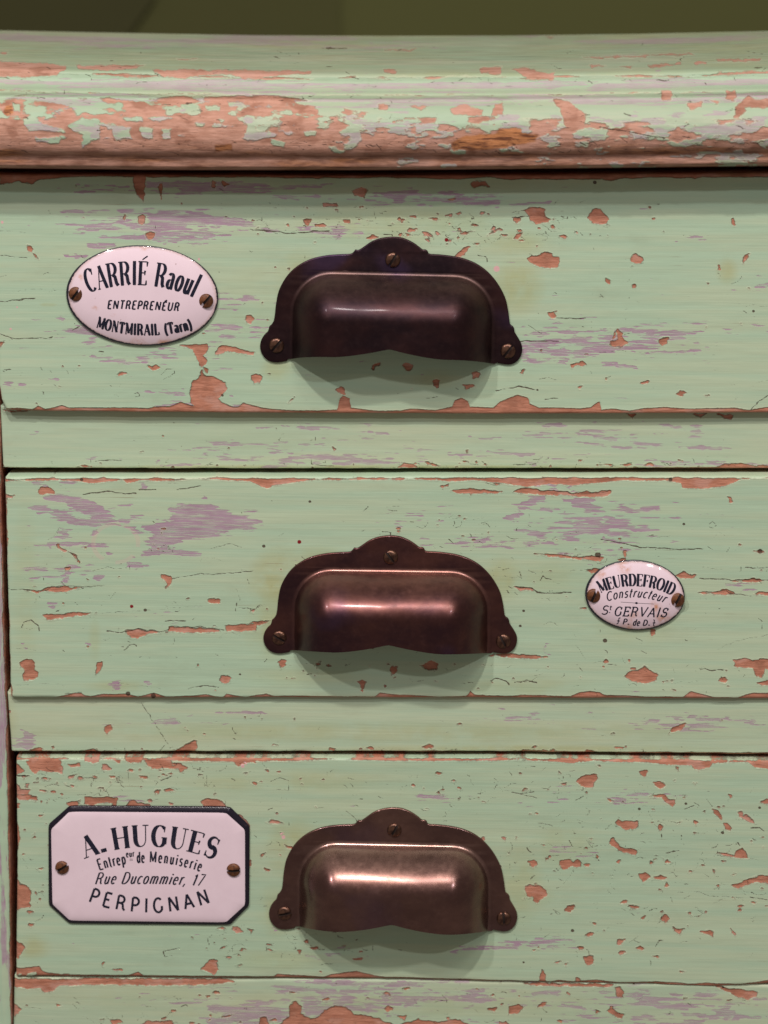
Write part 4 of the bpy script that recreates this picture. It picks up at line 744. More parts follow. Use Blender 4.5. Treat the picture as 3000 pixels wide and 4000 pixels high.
def board(name, parent, origin, key, mat, L, R, T, B, y0, chips, carve=(), top=None, bottom=None, leftwear=False, r=13.0, depth=0.016, sx=4.6, sy=3.2, thick_top_r=None, base_grime=0.0, left=None):
    """a flat board, front face finely gridded, edges eased over by r px, sides running back"""
    wid = R(2000.) - L(2000.); hei = 0
    hmid = B(1500.) - T(1500.)
    edge = [0, 0.8, 2.2, 4.2, 7, 10.5]
    ny = int(hmid / sy); nx = int(wid / sx)
    tv = np.concatenate([np.array(edge) / hmid, np.linspace(14 / hmid, 1 - 14 / hmid, ny), 1 - np.array(edge[::-1]) / hmid])
    sv = np.concatenate([np.array(edge) / wid, np.linspace(14 / wid, 1 - 14 / wid, nx), 1 - np.array(edge[::-1]) / wid])
    sg, tg = np.meshgrid(sv, tv)
    X = L(2000.) + sg * wid
    for _ in range(2):
        Y = T(X) + (B(X) - T(X)) * tg
        X = L(Y) + sg * (R(Y) - L(Y))
    dt = np.minimum(tg * hmid, (1 - tg) * hmid); dl = np.minimum(sg, 1 - sg) * wid
    rr = r * (1 + 0.5 * fbm(X, Y, 120, 120, 61 + key, 2))
    a = np.clip(1 - dt / rr, 0, 1); b = np.clip(1 - dl / rr, 0, 1)
    q = np.clip(np.sqrt(a * a + b * b), 0, 1)
    off = rr * (1 - np.sqrt(1 - q * q * 0.999)) * 1e-4
    F = fields(key, X, Y, chips, carve, top, bottom, left if leftwear else None, T)
    relief = (fbm(X, Y, 500, 60, 71 + key, 3) * 3.0 + fbm(X, Y, 90, 30, 75 + key, 2) * 0.7) * 1e-4
    chipd = np.clip(F['chip'] / 2.0 + 0.5, 0, 1) * 3.4e-4
    F['grime_shade'] = np.maximum(F['grime_shade'], base_grime)
    yy = y0 + off + relief + chipd
    x, z = P2(X, Y, y0)
    V = np.stack([x, yy, z], -1)
    nr, nc = X.shape
    verts = V.reshape(-1, 3); faces = grid_faces(nr, nc)
    # side skirt
    ring = np.concatenate([np.arange(nc), np.arange(1, nr) * nc + nc - 1, (nr - 1) * nc + np.arange(nc - 2, -1, -1), np.arange(nr - 2, 0, -1) * nc])
    back = verts[ring].copy(); back[:, 1] = y0 + depth
    base = len(verts)
    m = len(ring); i = np.arange(m); j = (i + 1) % m
    sk = np.stack([ring[i], ring[j], base + j, base + i], -1)
    allv = np.vstack([verts, back]); allf = np.vstack([faces, sk])
    at = {}
    for k, v in F.items():
        vv = v.ravel(); e = vv[ring]
        if k == 'chip': e = np.maximum(e, -4) + 3
        if k in ('crack',): e = e * 0 - 50
        at[k] = np.concatenate([vv, e])
    o = add_mesh(name, allv, allf, mat, parent, origin, True, at)
    return o


# ------------------------------------------------------------------ background
def box_mesh(name, x0, x1, y0, y1, z0, z1, mat, parent=None, origin=(0, 0, 0)):
    v = [(x0, y0, z0), (x1, y0, z0), (x1, y1, z0), (x0, y1, z0), (x0, y0, z1), (x1, y0, z1), (x1, y1, z1), (x0, y1, z1)]
    f = [(0, 3, 2, 1), (4, 5, 6, 7), (0, 1, 5, 4), (1, 2, 6, 5), (2, 3, 7, 6), (3, 0, 4, 7)]
    return add_mesh(name, v, f, mat, parent, origin, False)


WY = 1.5
wall = box_mesh('wall', float(P2(1330., 100., WY)[0]), 2.5, WY, WY + 0.1, -1.6, 1.6, M_wall)
wall['kind'] = 'structure'
wall = box_mesh('wall', -2.5, float(P2(1330., 100., WY)[0]), WY - 0.004, WY + 0.1, -1.6, 1.6, M_wall_mid)  # left stretch coloured darker to stand for shadow on the wall
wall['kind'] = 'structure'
# a dark sheet paints in the slanting shadow on the wall at the left
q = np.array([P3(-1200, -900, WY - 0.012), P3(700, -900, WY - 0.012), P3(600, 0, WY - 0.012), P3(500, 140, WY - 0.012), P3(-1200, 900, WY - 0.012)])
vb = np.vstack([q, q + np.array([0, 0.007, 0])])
pan = add_mesh('wall_shadow', vb, [(4, 3, 2, 1, 0), (0, 1, 6, 5), (1, 2, 7, 6), (2, 3, 8, 7), (3, 4, 9, 8), (5, 6, 7, 8, 9)], M_wall_dark, None, (0, 0, 0), False)
pan['label'] = 'dark olive sheet standing for a shadow on the wall behind the top, at the left'
pan['category'] = 'wall shadow'

# ------------------------------------------------------------------ the chest
cx, cz = P2(1500., 4400.)
chest = empty('chest_of_drawers', (float(cx), 0.0, float(cz)), 'pale green painted chest frame with worn moulded top, rails and side posts around the drawers', 'chest of drawers')
O = tuple(chest['_w'])

lx0, _ = P2(-330., 2000.); lx1, _ = P2(3400., 2000.)
_, zb = P2(1500., 4250.); _, zt = P2(1500., 700., 0.02)
box_mesh('carcass', float(lx0) + 0.004, float(lx1) - 0.004, 0.024, 0.2, float(zb), float(zt), M_dark, chest, O)


# moulded top: profile (y, photo row at mid width)
def top_board():
    prof = [(0.205, 139), (0.15, 168), (0.10, 199), (0.06, 228), (0.03, 254), (0.008, 275), (0.0, 283), (-0.0022, 287.5), (-0.0034, 292), (-0.0040, 299), (-0.0042, 308), (-0.0046, 322), (-0.0056, 337), (-0.0072, 348), (-0.0092, 355),
            (-0.0108, 359), (-0.0122, 364), (-0.0130, 371), (-0.0131, 380), (-0.0130, 390), (-0.0136, 400), (-0.0156, 412), (-0.0180, 430), (-0.0200, 455), (-0.0214, 485), (-0.0220, 518), (-0.0220, 550), (-0.0213, 578),
            (-0.0203, 595), (-0.0193, 604), (-0.0183, 609), (-0.0178, 614), (-0.0176, 622), (-0.0175, 640), (-0.0172, 652), (-0.0160, 657), (-0.012, 660), (0.0, 664), (0.012, 668), (0.03, 672)]
    p = np.array(prof)
    t = np.arange(len(p), dtype=float)
    # resample: dense where photographed frontally
    tt = [0.0]
    for i in range(len(p) - 1):
        n_ = max(2, int(abs(p[i + 1, 1] - p[i, 1]) / 3.0)) if p[i, 1] > 270 else max(3, int(abs(p[i + 1, 1] - p[i, 1]) / 5.0))
        tt += list(i + (np.arange(n_) + 1) / n_)
    tt = np.array(tt)

    def cr(v):
        i = np.clip(np.floor(tt).astype(int), 0, len(v) - 2); f = tt - i
        p0 = v[np.maximum(i - 1, 0)]; p1 = v[i]; p2 = v[i + 1]; p3 = v[np.minimum(i + 2, len(v) - 1)]
        return 0.5 * (2 * p1 + (p2 - p0) * f + (2 * p0 - 5 * p1 + 4 * p2 - p3) * f ** 2 + (3 * p1 - p0 - 3 * p2 + p3) * f ** 3)
    py = cr(p[:, 1]); yy = np.interp(tt, t, p[:, 0]) if False else cr(p[:, 0])
    xs = np.arange(-420, 3520, 4.6)
    X, Yp = np.meshgrid(xs, py)
    D = np.repeat(yy[:, None], len(xs), 1)
    # slight sag and the lens' bow of the long board
    bow_top = interp([(-420, -22), (0, -20), (400, -12), (1000, -1), (1500, 1), (2000, 0), (2500, -7), (3000, -18), (3500, -24)], X)
    bow_low = interp([(-420, -8), (0, -7), (700, 0), (1500, 0), (2000, -4), (3000, -16), (3500, -20)], X)
    w = np.clip((Yp - 300) / 250, 0, 1)
    bow = bow_top * (1 - w) + bow_low * w
    D = D + (fbm(X, Yp, 400, 60, 5, 3) * 9 + fbm(X, Yp, 60, 30, 6, 3) * (1.6 + 2.2 * np.clip((Yp - 380) / 60, 0, 1)) * (Yp > 270)) * 1e-4
    x, z = P2(X, Yp + bow, D)
    # paint fields
    Y = Yp; N = X.shape
    wx = X + fbm(X, Y, 34, 24, 303, 3) * 16; wy = Y + fbm(X, Y, 34, 18, 304, 3) * 12
    wx2 = wx + fbm(X, Y, 14, 10, 306, 2) * 12; wy2 = wy + fbm(X, Y, 14, 9, 307, 2) * 9
    chip = np.full(N, -50.0)
    for pl in Z(*T1, [(-40, 288), (230, 292), (290, 305), (240, 340), (150, 348), (-40, 352)], [(330, 300), (620, 290), (560, 310), (520, 315), (400, 320), (340, 312)],
                [(660, 310), (1000, 306), (1350, 305), (1340, 318), (1200, 325), (1100, 347), (1050, 340), (1000, 325), (880, 330), (780, 345), (700, 335)], [(0, 246), (35, 248), (25, 258), (0, 258)], [(760, 262), (855, 263), (800, 269)]) \
            + Z(*T2, [(0, 300), (60, 303), (50, 318), (0, 316)], [(415, 292), (510, 290), (510, 318), (420, 320)], [(550, 298), (620, 295), (680, 315), (740, 320), (730, 347), (620, 340)], [(890, 285), (960, 290), (900, 297)], [(1020, 290), (1080, 290), (1070, 301)],
                [(1140, 290), (1280, 282), (1280, 292), (1150, 299)], [(1340, 280), (1395, 278), (1390, 291), (1345, 291)], [(1430, 275), (1630, 270), (1620, 281), (1440, 283)], [(860, 250), (1330, 243), (1340, 249), (900, 256)], [(0, 212), (140, 211), (130, 218), (0, 217)], [(700, 158), (730, 158), (715, 166)],
                [(290, 470), (350, 450), (380, 465), (430, 480), (420, 502), (300, 497)], [(475, 450), (510, 450), (515, 495), (470, 500)], [(730, 433), (790, 438), (830, 470), (870, 500), (862, 562), (800, 585), (760, 480)], [(1198, 403), (1242, 408), (1242, 442), (1203, 442)],
                [(1478, 408), (1522, 408), (1517, 452), (1478, 442)], [(1508, 532), (1518, 480), (1570, 428), (1600, 448), (1800, 440), (1800, 485), (1580, 482), (1530, 527)], [(1308, 458), (1372, 453), (1372, 477), (1320, 487)], [(-20, 448), (22, 453), (17, 477), (-20, 477)], [(105, 458), (195, 460), (160, 477)], [(1410, 450), (1450, 452), (1440, 470)]):
        paint_poly(chip, wx2, wy2, pl)
    rowchip = 9 - np.abs(Y - 304 - fbm(X, Y * 0, 120, 50, 371, 3) * 14) + fbm(X, Y, 80, 12, 372, 4) * 34 - 9
    chip = np.maximum(chip, np.where((Y > 280) & (Y < 345), rowchip, -50))
    rowchip = 4 - np.abs(Y - 372 - fbm(X, Y * 0, 90, 50, 373, 3) * 10) + fbm(X, Y, 40, 8, 374, 4) * 22 - 7
    chip = np.maximum(chip, np.where((Y > 355) & (Y < 395), rowchip, -50))
    # broad worn belly of the bullnose; green islands survive on it
    patch = fbm(X, Y, 170, 60, 311, 4)
    upper = interp([(-420, 392), (0, 395), (600, 392), (950, 372), (1100, 380), (1350, 420), (1500, 455), (1650, 455), (1800, 460), (2100, 465), (2200, 470), (2350, 480), (2700, 478), (3000, 480), (3500, 480)], X)
    worn = (Y - upper) * 0.8 + patch * 30
    cov = fbm(X, Y, 60, 26, 321, 5) * 74 + interp([(-420, 9), (0, 10), (500, 10), (900, 12), (1300, 9), (1500, 6), (2300, 4), (2600, -1), (3500, -2)], X) + np.clip((Y - 520) / 12, -5, 6) + np.clip((Y - 455) / 50, 0, 1) * np.clip((1500 - X) / 500, 0, 1) * 7
    chip = np.maximum(chip, np.where(Y > 372, np.minimum(worn, cov), -50))
    for pl in Z(*T1, [(0, 430), (150, 430), (330, 445), (420, 430), (480, 460), (400, 480), (330, 505), (300, 470), (210, 455), (150, 450), (60, 440), (0, 460)],
                [(110, 470), (200, 475), (195, 510), (160, 520), (190, 545), (270, 560), (280, 575), (200, 575), (130, 575), (105, 535), (130, 510)], [(50, 460), (90, 465), (85, 500), (60, 495)],
                [(290, 550), (350, 515), (430, 525), (430, 600), (400, 610), (350, 645), (360, 590), (310, 570)], [(470, 540), (560, 555), (570, 600), (500, 610)], [(600, 550), (660, 560), (665, 600), (620, 600)],
                [(400, 460), (470, 455), (530, 450), (535, 490), (505, 490), (480, 475), (410, 482)], [(885, 460), (950, 460), (945, 480), (890, 480)], [(980, 440), (1050, 442), (1050, 460), (985, 462)],
                [(1070, 510), (1110, 515), (1110, 560), (1200, 575), (1190, 590), (1100, 610), (1040, 600), (1060, 570)], [(1270, 435), (1600, 425), (1560, 440), (1490, 460), (1480, 490), (1550, 500), (1540, 515), (1430, 500), (1370, 495), (1380, 465), (1290, 450)],
                [(1600, 470), (1680, 480), (1680, 510), (1595, 510)], [(1460, 570), (1520, 535), (1550, 545), (1530, 590), (1480, 592)], [(430, 418), (640, 412), (650, 438), (560, 442), (480, 432)], [(530, 513), (620, 510), (610, 532), (540, 532)], [(1168, 603), (1232, 613), (1232, 637), (1180, 632)],
                [(840, 530), (880, 530), (875, 548), (845, 548)], [(940, 512), (970, 515), (955, 530)], [(1315, 565), (1370, 562), (1365, 585), (1320, 588)], [(1225, 568), (1270, 572), (1250, 590)], [(700, 560), (740, 555), (735, 598), (705, 600)], [(150, 600), (260, 600), (250, 628), (160, 620)]) \
            + Z(*T2, [(130, 540), (180, 535), (185, 572), (140, 575)], [(200, 600), (300, 575), (300, 590), (230, 605)], [(680, 600), (705, 595), (712, 612), (690, 615)], [(900, 580), (945, 560), (955, 620), (910, 600)], [(1280, 540), (1400, 560), (1500, 545), (1560, 570), (1500, 600), (1350, 600)], [(1560, 480), (1680, 485), (1680, 520), (1580, 515)],
                [(0, 485), (230, 485), (280, 500), (100, 512), (0, 512)], [(520, 475), (590, 480), (560, 500), (525, 495)], [(880, 500), (1200, 505), (1100, 520), (920, 520)]):
        carve_poly(chip, wx2, wy2, pl)
    lil = np.full(N, -1.0)
    st = fbm(X, Y, 260, 10, 331, 4) * 1.6
    band = lambda c, h: 1 - np.abs(Y - c) / h
    lil = np.maximum(lil, np.clip(band(338, 24), -1, 1) * 0.8 - 0.38 + st * 1.3)
    lil = np.maximum(lil, np.clip(band(396, 22), -1, 1) * 0.6 - 0.25 + st * 1.2 )
    lil = np.maximum(lil, np.clip(band(535, 70), -1, 1) * 0.5 - 0.30 + fbm(X, Y, 80, 24, 341, 5) * 2.4)
    lil = np.maximum(lil, np.clip(band(165, 50), -1, 1) * 0.5 - 0.42 + fbm(X, Y, 500, 24, 343, 3) * 1.6)
    lil = np.maximum(lil, np.clip(band(628, 34), -1, 1) * 0.6 - 0.1 + st)
    wood = np.zeros(N)
    ww = np.full(N, -50.0)
    for pl in Z(*T2, [(290, 615), (350, 590), (480, 580), (500, 558), (590, 560), (600, 575), (670, 590), (650, 622), (500, 645), (440, 655), (300, 650)]) + Z(*T1, [(20, 470), (50, 470), (60, 500), (30, 512), (15, 495)], [(930, 625), (1000, 620), (1010, 650), (930, 660)]):
        paint_poly(ww, wx, wy, pl, 30)
    wood = np.clip(ww / 8 + 0.5, 0, 1)
    wood = np.maximum(wood, np.clip((Y - 555) / 40, 0, 1) * np.clip(fbm(X, Y, 200, 30, 351, 4) * 3 - 0.1, 0, .8))
    chip = np.maximum(chip, np.where(wood > 0.3, 6, -50))
    crack = np.full(N, -50.0)
    r = np.random.RandomState(77)
    for _ in range(760):
        yb = r.choice([r.uniform(375, 520), r.uniform(545, 606), r.uniform(295, 345), r.uniform(180, 300)], p=[.25, .50, .13, .12]); xb = r.uniform(-400, 3500); L = r.lognormal(3.0, .55); th = r.normal(0, .25)
        pts = [(xb, yb)]
        for _k in range(3):
            th += r.normal(0, .35); pts.append((pts[-1][0] + math.cos(th) * L / 3, pts[-1][1] + math.sin(th) * L / 3 * .7))
        paint_line(crack, wx, wy, pts, r.uniform(-1.2, 0.6))
    paint_line(crack, wx, wy, [(1275, 187), (1355, 188)], 1.5); paint_line(crack, wx, wy, [(2340, 505), (2480, 530), (2600, 555)], 0.8)
    stain = np.clip(0.22 + fbm(X, Y, 600, 60, 361, 3), 0, .5) * (Y < 300)
    stain = np.maximum(stain, np.clip(band(372, 14), 0, 1) * 0.25)
    grime_shade = np.clip((Y - 560) / 60, 0, 1) * 0.50 + (Y < 296) * np.clip((300 - Y) / 120 + 0.18, 0, .8) * 0.50  # dirt on the belly; upper face darkened to paint in shade
    grime_shade = np.maximum(grime_shade, np.clip((Y - 590) / 20, 0, 1) * 0.6)
    tint = np.zeros(N)
    at = {'chip': chip, 'crack': crack, 'lilac': lil, 'stain': stain, 'tint': tint, 'wood': wood, 'grime_shade': np.clip(grime_shade, 0, 1)}
    D2 = D + np.clip(chip / 4 + 0.5, 0, 1) * 2.5e-4 * (Yp > 280)
    V = np.stack([x, D2, z], -1)
    nr, nc = N
    verts = V.reshape(-1, 3)
    faces = grid_faces(nr, nc)
    # closed ends
    capL = np.arange(nr) * nc; capR = capL + nc - 1
    fl = [tuple(f) for f in []]
    o = add_mesh('top_board', verts, faces, M_top, chest, O, True, {k: v.ravel() for k, v in at.items()})
    # end caps and underside as a core board
    for nm, cap in (('left', capL), ('right', capR)):
        pts = verts[cap]
        add_mesh('end_grain', pts, [tuple(range(len(pts)))] if nm == 'left' else [tuple(range(len(pts)))[::-1]], M_dark, o, O, False)
    return o


top_board()

# rails
RL = [lambda y: 2 + 0.045 * (np.asarray(y, float) - 1610), lambda y: 31 + 0.07 * (np.asarray(y, float) - 2735), lambda y: 55 - 0.02 * (np.asarray(y, float) - 3820)]
RR = lambda y: 3068 + 0 * np.asarray(y, float)


def lin(*pts):
    p = np.array(pts, float)
    return lambda x: np.interp(x, p[:, 0], p[:, 1])


def wob(f, seed, amp=2.2, sc=90):
    return lambda x: f(x) + fbm(np.asarray(x, float), np.asarray(x, float) * 0, sc, sc, seed, 3) * amp * 2


board('rail', chest, O, 11, M_rail, RL[0], RR, lin((0, 1585), (3000, 1590)), wob(lin((0, 1826), (30, 1829), (1000, 1831), (2000, 1830), (3000, 1831)), 1), 0.0050, CHR1, bottom=[(0, 1827), (900, 1831), (1500, 1832), (2400, 1829), (2700, 1826), (3100, 1824)], leftwear=False, r=9)
board('rail', chest, O, 12, M_rail, RL[1], RR, lin((0, 2705), (3000, 2705)), wob(lin((0, 2934), (60, 2937), (1050, 2936), (2000, 2938), (3000, 2948)), 2), 0.0028, CHR2, bottom=[(0, 2934), (900, 2936), (1800, 2934), (2700, 2940), (3100, 2942)], r=9)
board('rail', chest, O, 13, M_rail, RL[2], RR, lin((0, 3812), (60, 3815), (1500, 3822), (2400, 3836), (3000, 3845)), wob(lin((0, 4250), (3000, 4250)), 3), 0.0010, CHR3, r=16)
# side post (stile)
SL = lambda y: -330 + 0 * np.asarray(y, float)
SR = lambda y: np.interp(np.asarray(y, float), [0, 1400, 2000, 2600, 3000, 3400, 4000, 4300], [-30, -4, 6, 21, 33, 40, 47, 50]) + fbm(np.asarray(y, float) * 0, np.asarray(y, float), 70, 70, 9, 3) * 5
st_chips = [[(SR(yv) - 14 + 8 * math.sin(yv * 0.021) * math.sin(yv * .0071), yv) for yv in range(640, 4260, 25)] + [(60, 4260), (60, 640)]]
st = board('side_post', chest, O, 14, M_stile, SL, SR, lin((-400, 640), (100, 640)), lin((-400, 4250), (100, 4250)), 0.0045, [], r=16, sx=5.0, sy=9.0)


def add_stile_wear(o):
    me = o.data
    n = len(me.vertices)
    co = np.empty(n * 3, np.float32); me.vertices.foreach_get('co', co); co = co.reshape(-1, 3)
    x = co[:, 0] + O[0]; z = co[:, 2] + O[2]
    # distance to the right edge in tenths of a millimetre
    ys = np.arange(600, 4300, 20.); ex, ez = P2(SR(ys), ys, 0.0045)
    e = np.interp(z, ez[::-1], ex[::-1])
    d = (e - x) * 1e4
    rag = fbm(z * 1e4, x * 1e4, 60, 14, 401, 3)
    chip = 5 + rag * 12 - d
    lil = -0.5 + fbm(x * 1e4, z * 1e4, 30, 300, 402, 4) * 2.2 - np.clip((d - 60) / 80, -.4, .4)
    me.attributes['chip'].data.foreach_set('value', chip.astype(np.float32))
    me.attributes['lilac'].data.foreach_set('value', lil.astype(np.float32))
    me.attributes['grime_shade'].data.foreach_set('value', np.clip((9 - d) / 12, 0, .8).astype(np.float32))


add_stile_wear(st)
# right side post, outside the picture
RPL = lambda y: 3078 + 0 * np.asarray(y, float)
RPR = lambda y: 3400 + 0 * np.asarray(y, float)
board('side_post', chest, O, 15, M_stile, RPL, RPR, lin((3000, 640), (3500, 640)), lin((3000, 4250), (3500, 4250)), 0.0045, [], r=16, sx=16, sy=16)


# ------------------------------------------------------------------ screws
def screw(parent, c, y0, R, H, ang, mat, wslot=0.00048, name='screw'):
    """slotted round head, slot at ang (radians from horizontal); c = (x, z)"""
    k = 11
    e = wslot
    side = R * np.cos(np.linspace(0.0, math.pi / 2 - math.asin(e / R), k))[:-1]
    us = np.concatenate([-side, [-e, e], side])
    us = np.sort(us); us = us[np.concatenate([[True], np.diff(us) > 1e-8])]
    cols = []
    for u in us:
        hwid = math.sqrt(max(R * R - u * u, 1e-12))
        vs = np.sin(np.linspace(-math.pi / 2, math.pi / 2, 15)) * hwid
        cols.append([(u, v, H * max(0.0, 1 - (u * u + v * v) / (R * R)) ** 0.5 * 0.8 + H * 0.2) for v in vs])
    # insert slot columns
    out = []
    for i, u in enumerate(us):
        out.append(cols[i])
        if abs(u + e) < 1e-7: out.append([(a + 1e-5, b, max(h - 0.0009, -0.0001)) for a, b, h in cols[i]])
        if abs(u - e) < 1e-7:
            out.insert(len(out) - 1, [(a - 1e-5, b, max(h - 0.0009, -0.0001)) for a, b, h in cols[i]])
    G = np.array(out)                       # nc, 15, 3
    nc, nv, _ = G.shape
    ca, sa = math.cos(ang - math.pi / 2), math.sin(ang - math.pi / 2)
    xx = c[0] + G[..., 0] * ca - G[..., 1] * sa
    zz = c[1] + G[..., 0] * sa + G[..., 1] * ca
    V = np.stack([xx, y0 - G[..., 2], zz], -1).reshape(-1, 3)
    F = grid_faces(nc, nv)
    ring = np.concatenate([np.arange(nv), np.arange(1, nc) * nv + nv - 1, (nc - 1) * nv + np.arange(nv - 2, -1, -1), np.arange(nc - 2, 0, -1) * nv])
    bk = V[ring].copy(); bk[:, 1] = y0 + 0.0003
    b = len(V); m = len(ring); i = np.arange(m); j = (i + 1) % m
    F2 = np.stack([ring[i], b + i, b + j, ring[j]], -1)
    V = np.vstack([V, bk])
    FF = np.vstack([F, F2[:, ::-1]])
    slot = np.abs(np.abs(G[..., 0]) - (e - 1e-5)).reshape(-1) < 2e-6
    slot = np.concatenate([slot, np.zeros(m, bool)])
    mi = slot[FF].sum(1) >= 2
    o = add_mesh(name, V, FF, [mat, M_slot], parent, (c[0], y0, c[1]), True, None, mi.astype(int))
    o.data.set_sharp_from_angle(angle=0.7)
    return o


# ------------------------------------------------------------------ cup handles
OUT = [(198, 751), (150, 760), (105, 757), (70, 738), (48, 705), (42, 670), (50, 635), (68, 607), (86, 590), (93, 574), (97, 560), (108, 551), (122, 528), (129, 490), (135, 440), (150, 370), (180, 310), (220, 260), (275, 218), (340, 188), (420, 170),
       (500, 163), (560, 160), (579, 148), (588, 137), (600, 139), (612, 136), (640, 118), (680, 92), (730, 74), (790, 66), (850, 70), (900, 88), (940, 112), (968, 133), (984, 134), (996, 141), (1008, 157), (1060, 160), (1120, 166), (1190, 178), (1260, 202),
       (1320, 238), (1370, 285), (1410, 340), (1440, 400), (1455, 460), (1462, 505), (1468, 538), (1483, 550), (1491, 564), (1495, 584), (1518, 620), (1535, 655), (1537, 690), (1525, 725), (1500, 750), (1460, 762), (1399, 754)]


def canon(u, v):
    """zoomed pixels of the middle handle -> metres, origin midway between its lower screws, upright"""
    u = (np.asarray(u, float) - 797) / 1.508; v = (np.asarray(v, float) - 675) / 1.508
    a = math.radians(0.87); c, s = math.cos(a), math.sin(a)
    return (u * c + v * s) * 1e-4, -(-u * s + v * c) * 1e-4


def cup_handle(parent, mat, s1, s2, st_, yp=0.0, seed=0):
    a = np.array(P2(*s1, -0.001)); b = np.array(P2(*s2, -0.001)); t = np.array(P2(*st_, -0.001))
    mid = (a + b) / 2; d = b - a; W = np.linalg.norm(d)
    ang = math.atan2(d[1], d[0])
    hgt = -(t - mid)[0] * math.sin(ang) + (t - mid)[1] * math.cos(ang)
    c0 = canon(137, 665); c1 = canon(1457, 685); ct = canon(793, 190)
    sxx = W / (c1[0] - c0[0]); szz = hgt / ct[1]
    ca, sa = math.cos(ang), math.sin(ang)

    def place(x, h, z):
        x = np.asarray(x) * sxx; z = np.asarray(z) * szz
        return np.stack([mid[0] + x * ca - z * sa, yp - np.asarray(h) + 0 * x, mid[1] + x * sa + z * ca], -1)
    org = (mid[0], yp, mid[1])
    T = 0.0010; Fi = 0.0017; H = 0.0165; Rr = 0.0146
    # cup frame in canonical metres
    xl = canon(236, 500)[0]; xr = canon(1361, 500)[0]; ztop = canon(797, 280)[1]; zbot = canon(797, 748)[1]
    lob = canon(797, 690)[1] - zbot; nsz = (canon(797, 0)[1] - canon(797, 54)[1])
    xc = (xl + xr) / 2 - 0.0002

    def zrim(x, h):
        k = np.clip(h / H, 0, 1)
        dd = np.abs(x - xc) / 0.0215
        nt = nsz * np.clip(1 - np.sqrt(dd * dd + 0.0009), 0, 1) ** 1.5
        return zbot + (lob + nt) * k

    n1, n2, n3 = 16, 14, 40

    def ring(dd, h, shrink=0.0):
        rc = max(Rr - dd, 1e-5) ; x0 = xl + dd; x1 = xr - dd; zt_ = ztop - dd
        zl = zrim(x0, h); zr_ = zrim(x1, h)
        P = []
        for i in range(n1): P.append((x0, zl + (zt_ - rc - zl) * i / n1))
        for i in range(n2): th = math.pi - (math.pi / 2) * i / n2; P.append((x0 + rc + rc * math.cos(th), zt_ - rc + rc * math.sin(th)))
        for i in range(n3): P.append((x0 + rc + (x1 - x0 - 2 * rc) * i / n3, zt_))
        for i in range(n2): th = math.pi / 2 - (math.pi / 2) * i / n2; P.append((x1 - rc + rc * math.cos(th), zt_ - rc + rc * math.sin(th)))
        for i in range(n1 + 1): P.append((x1, zt_ - rc + (zr_ - zt_ + rc) * i / n1))
        return np.array(P)

    def shell(off):
        prof = []
        for th in np.linspace(0, math.pi / 2 * 0.86, 7): prof.append((-Fi + Fi * math.sin(th), (Fi - Fi * math.cos(th)) * 0.85))
        for k_ in range(1, 25):
            t_ = (k_ / 24.0) ** 1.25; prof.append((Rr * t_, Fi * 0.8 + (H - Fi * 0.8) * (1 - (1 - t_) ** 1.85) ** 0.9))
        V = []; ridge = []
        for dd, h in prof:
            p = ring(dd + off, h)
            hh = h - off
            V.append(np.stack([p[:, 0], np.full(len(p), hh + T), p[:, 1]], -1))
            rv = math.exp(-((dd + 0.0002) / 0.0012) ** 2)
            zn = np.clip((p[:, 1] - (ztop - 0.010)) / 0.010, 0, 1)
            ridge.append(rv * (0.15 + 0.35 * zn) + 0.62 * zn * math.exp(-((dd - 0.003) / 0.0038) ** 2))  # rubbed edge, then the slope's ceiling reflection put into the colour
        V = np.array(V); nr, nc, _ = V.shape
        F = grid_faces(nr, nc)
        verts = V.reshape(-1, 3); ridge = np.array(ridge).reshape(-1)
        # front panel
        last = V[-1]; L = last[:n1 + 1]; Rg = last[-(n1 + 1):][::-1]
        nx = n3
        rows = []
        for i in range(n1 + 1):
            k = i / n1
            xs = L[i, 0] + (Rg[i, 0] - L[i, 0]) * np.arange(nx + 1) / nx
            h = L[i, 1]
            bulge = 0.0005 * np.sin(math.pi * np.arange(nx + 1) / nx) * (1 - k)
            zb_ = zrim(xs, H); zt_ = L[-1, 2]
            rows.append(np.stack([xs, h + bulge, zb_ + (zt_ - zb_) * k], -1))
        G = np.array(rows); base = len(verts)
        verts = np.vstack([verts, G.reshape(-1, 3)])
        ridge = np.concatenate([ridge, np.zeros(G.shape[0] * G.shape[1])])
        F = np.vstack([F, grid_faces(n1 + 1, nx + 1, True, base)])
        # rim edge index chain: left bottom of rings, front bottom row, right bottom of rings
        rim = [r * nc for r in range(nr)] + [base + i for i in range(nx + 1)] + [r * nc + nc - 1 for r in range(nr - 1, -1, -1)]
        return verts, F, rim, ridge
    v1, f1, rim, rg1 = shell(0.0)
    v2, f2, _, rg2 = shell(0.0010)
    def dent(v):
        x, h, z = v[:, 0], v[:, 1], v[:, 2]
        k = np.clip((h - T) / H, 0, 1)
        u = (x - xc) / ((xr - xl) / 2); w_ = (z - zbot) / (ztop - zbot)
        d = -0.0016 * u * u * k - 0.0007 * (w_ - 0.45) ** 2 * k
        d = d + (fbm(x * 1e4 + 3000, z * 1e4 + 3000, 170, 120, 500 + seed * 7, 2) * 5.5e-4 + fbm(x * 1e4 + 3000, z * 1e4 + 3000, 55, 45, 520 + seed * 7, 2) * 1.3e-4) * k
        v = v.copy(); v[:, 1] = h + d
        return v
    v1 = dent(v1); v2 = dent(v2)
    n = len(v1)
    rim = np.array(rim)
    f3 = np.stack([rim[:-1], rim[1:], rim[1:] + n, rim[:-1] + n], -1)
    V = np.vstack([v1, v2]); F = [tuple(f) for f in f1[:, ::-1]] + [tuple(f) for f in (f2 + n)] + [tuple(f) for f in f3]
    rg = list(np.concatenate([rg1, rg2]))
    # flange: smooth outline
    o_ = np.array([canon(*p) for p in OUT])
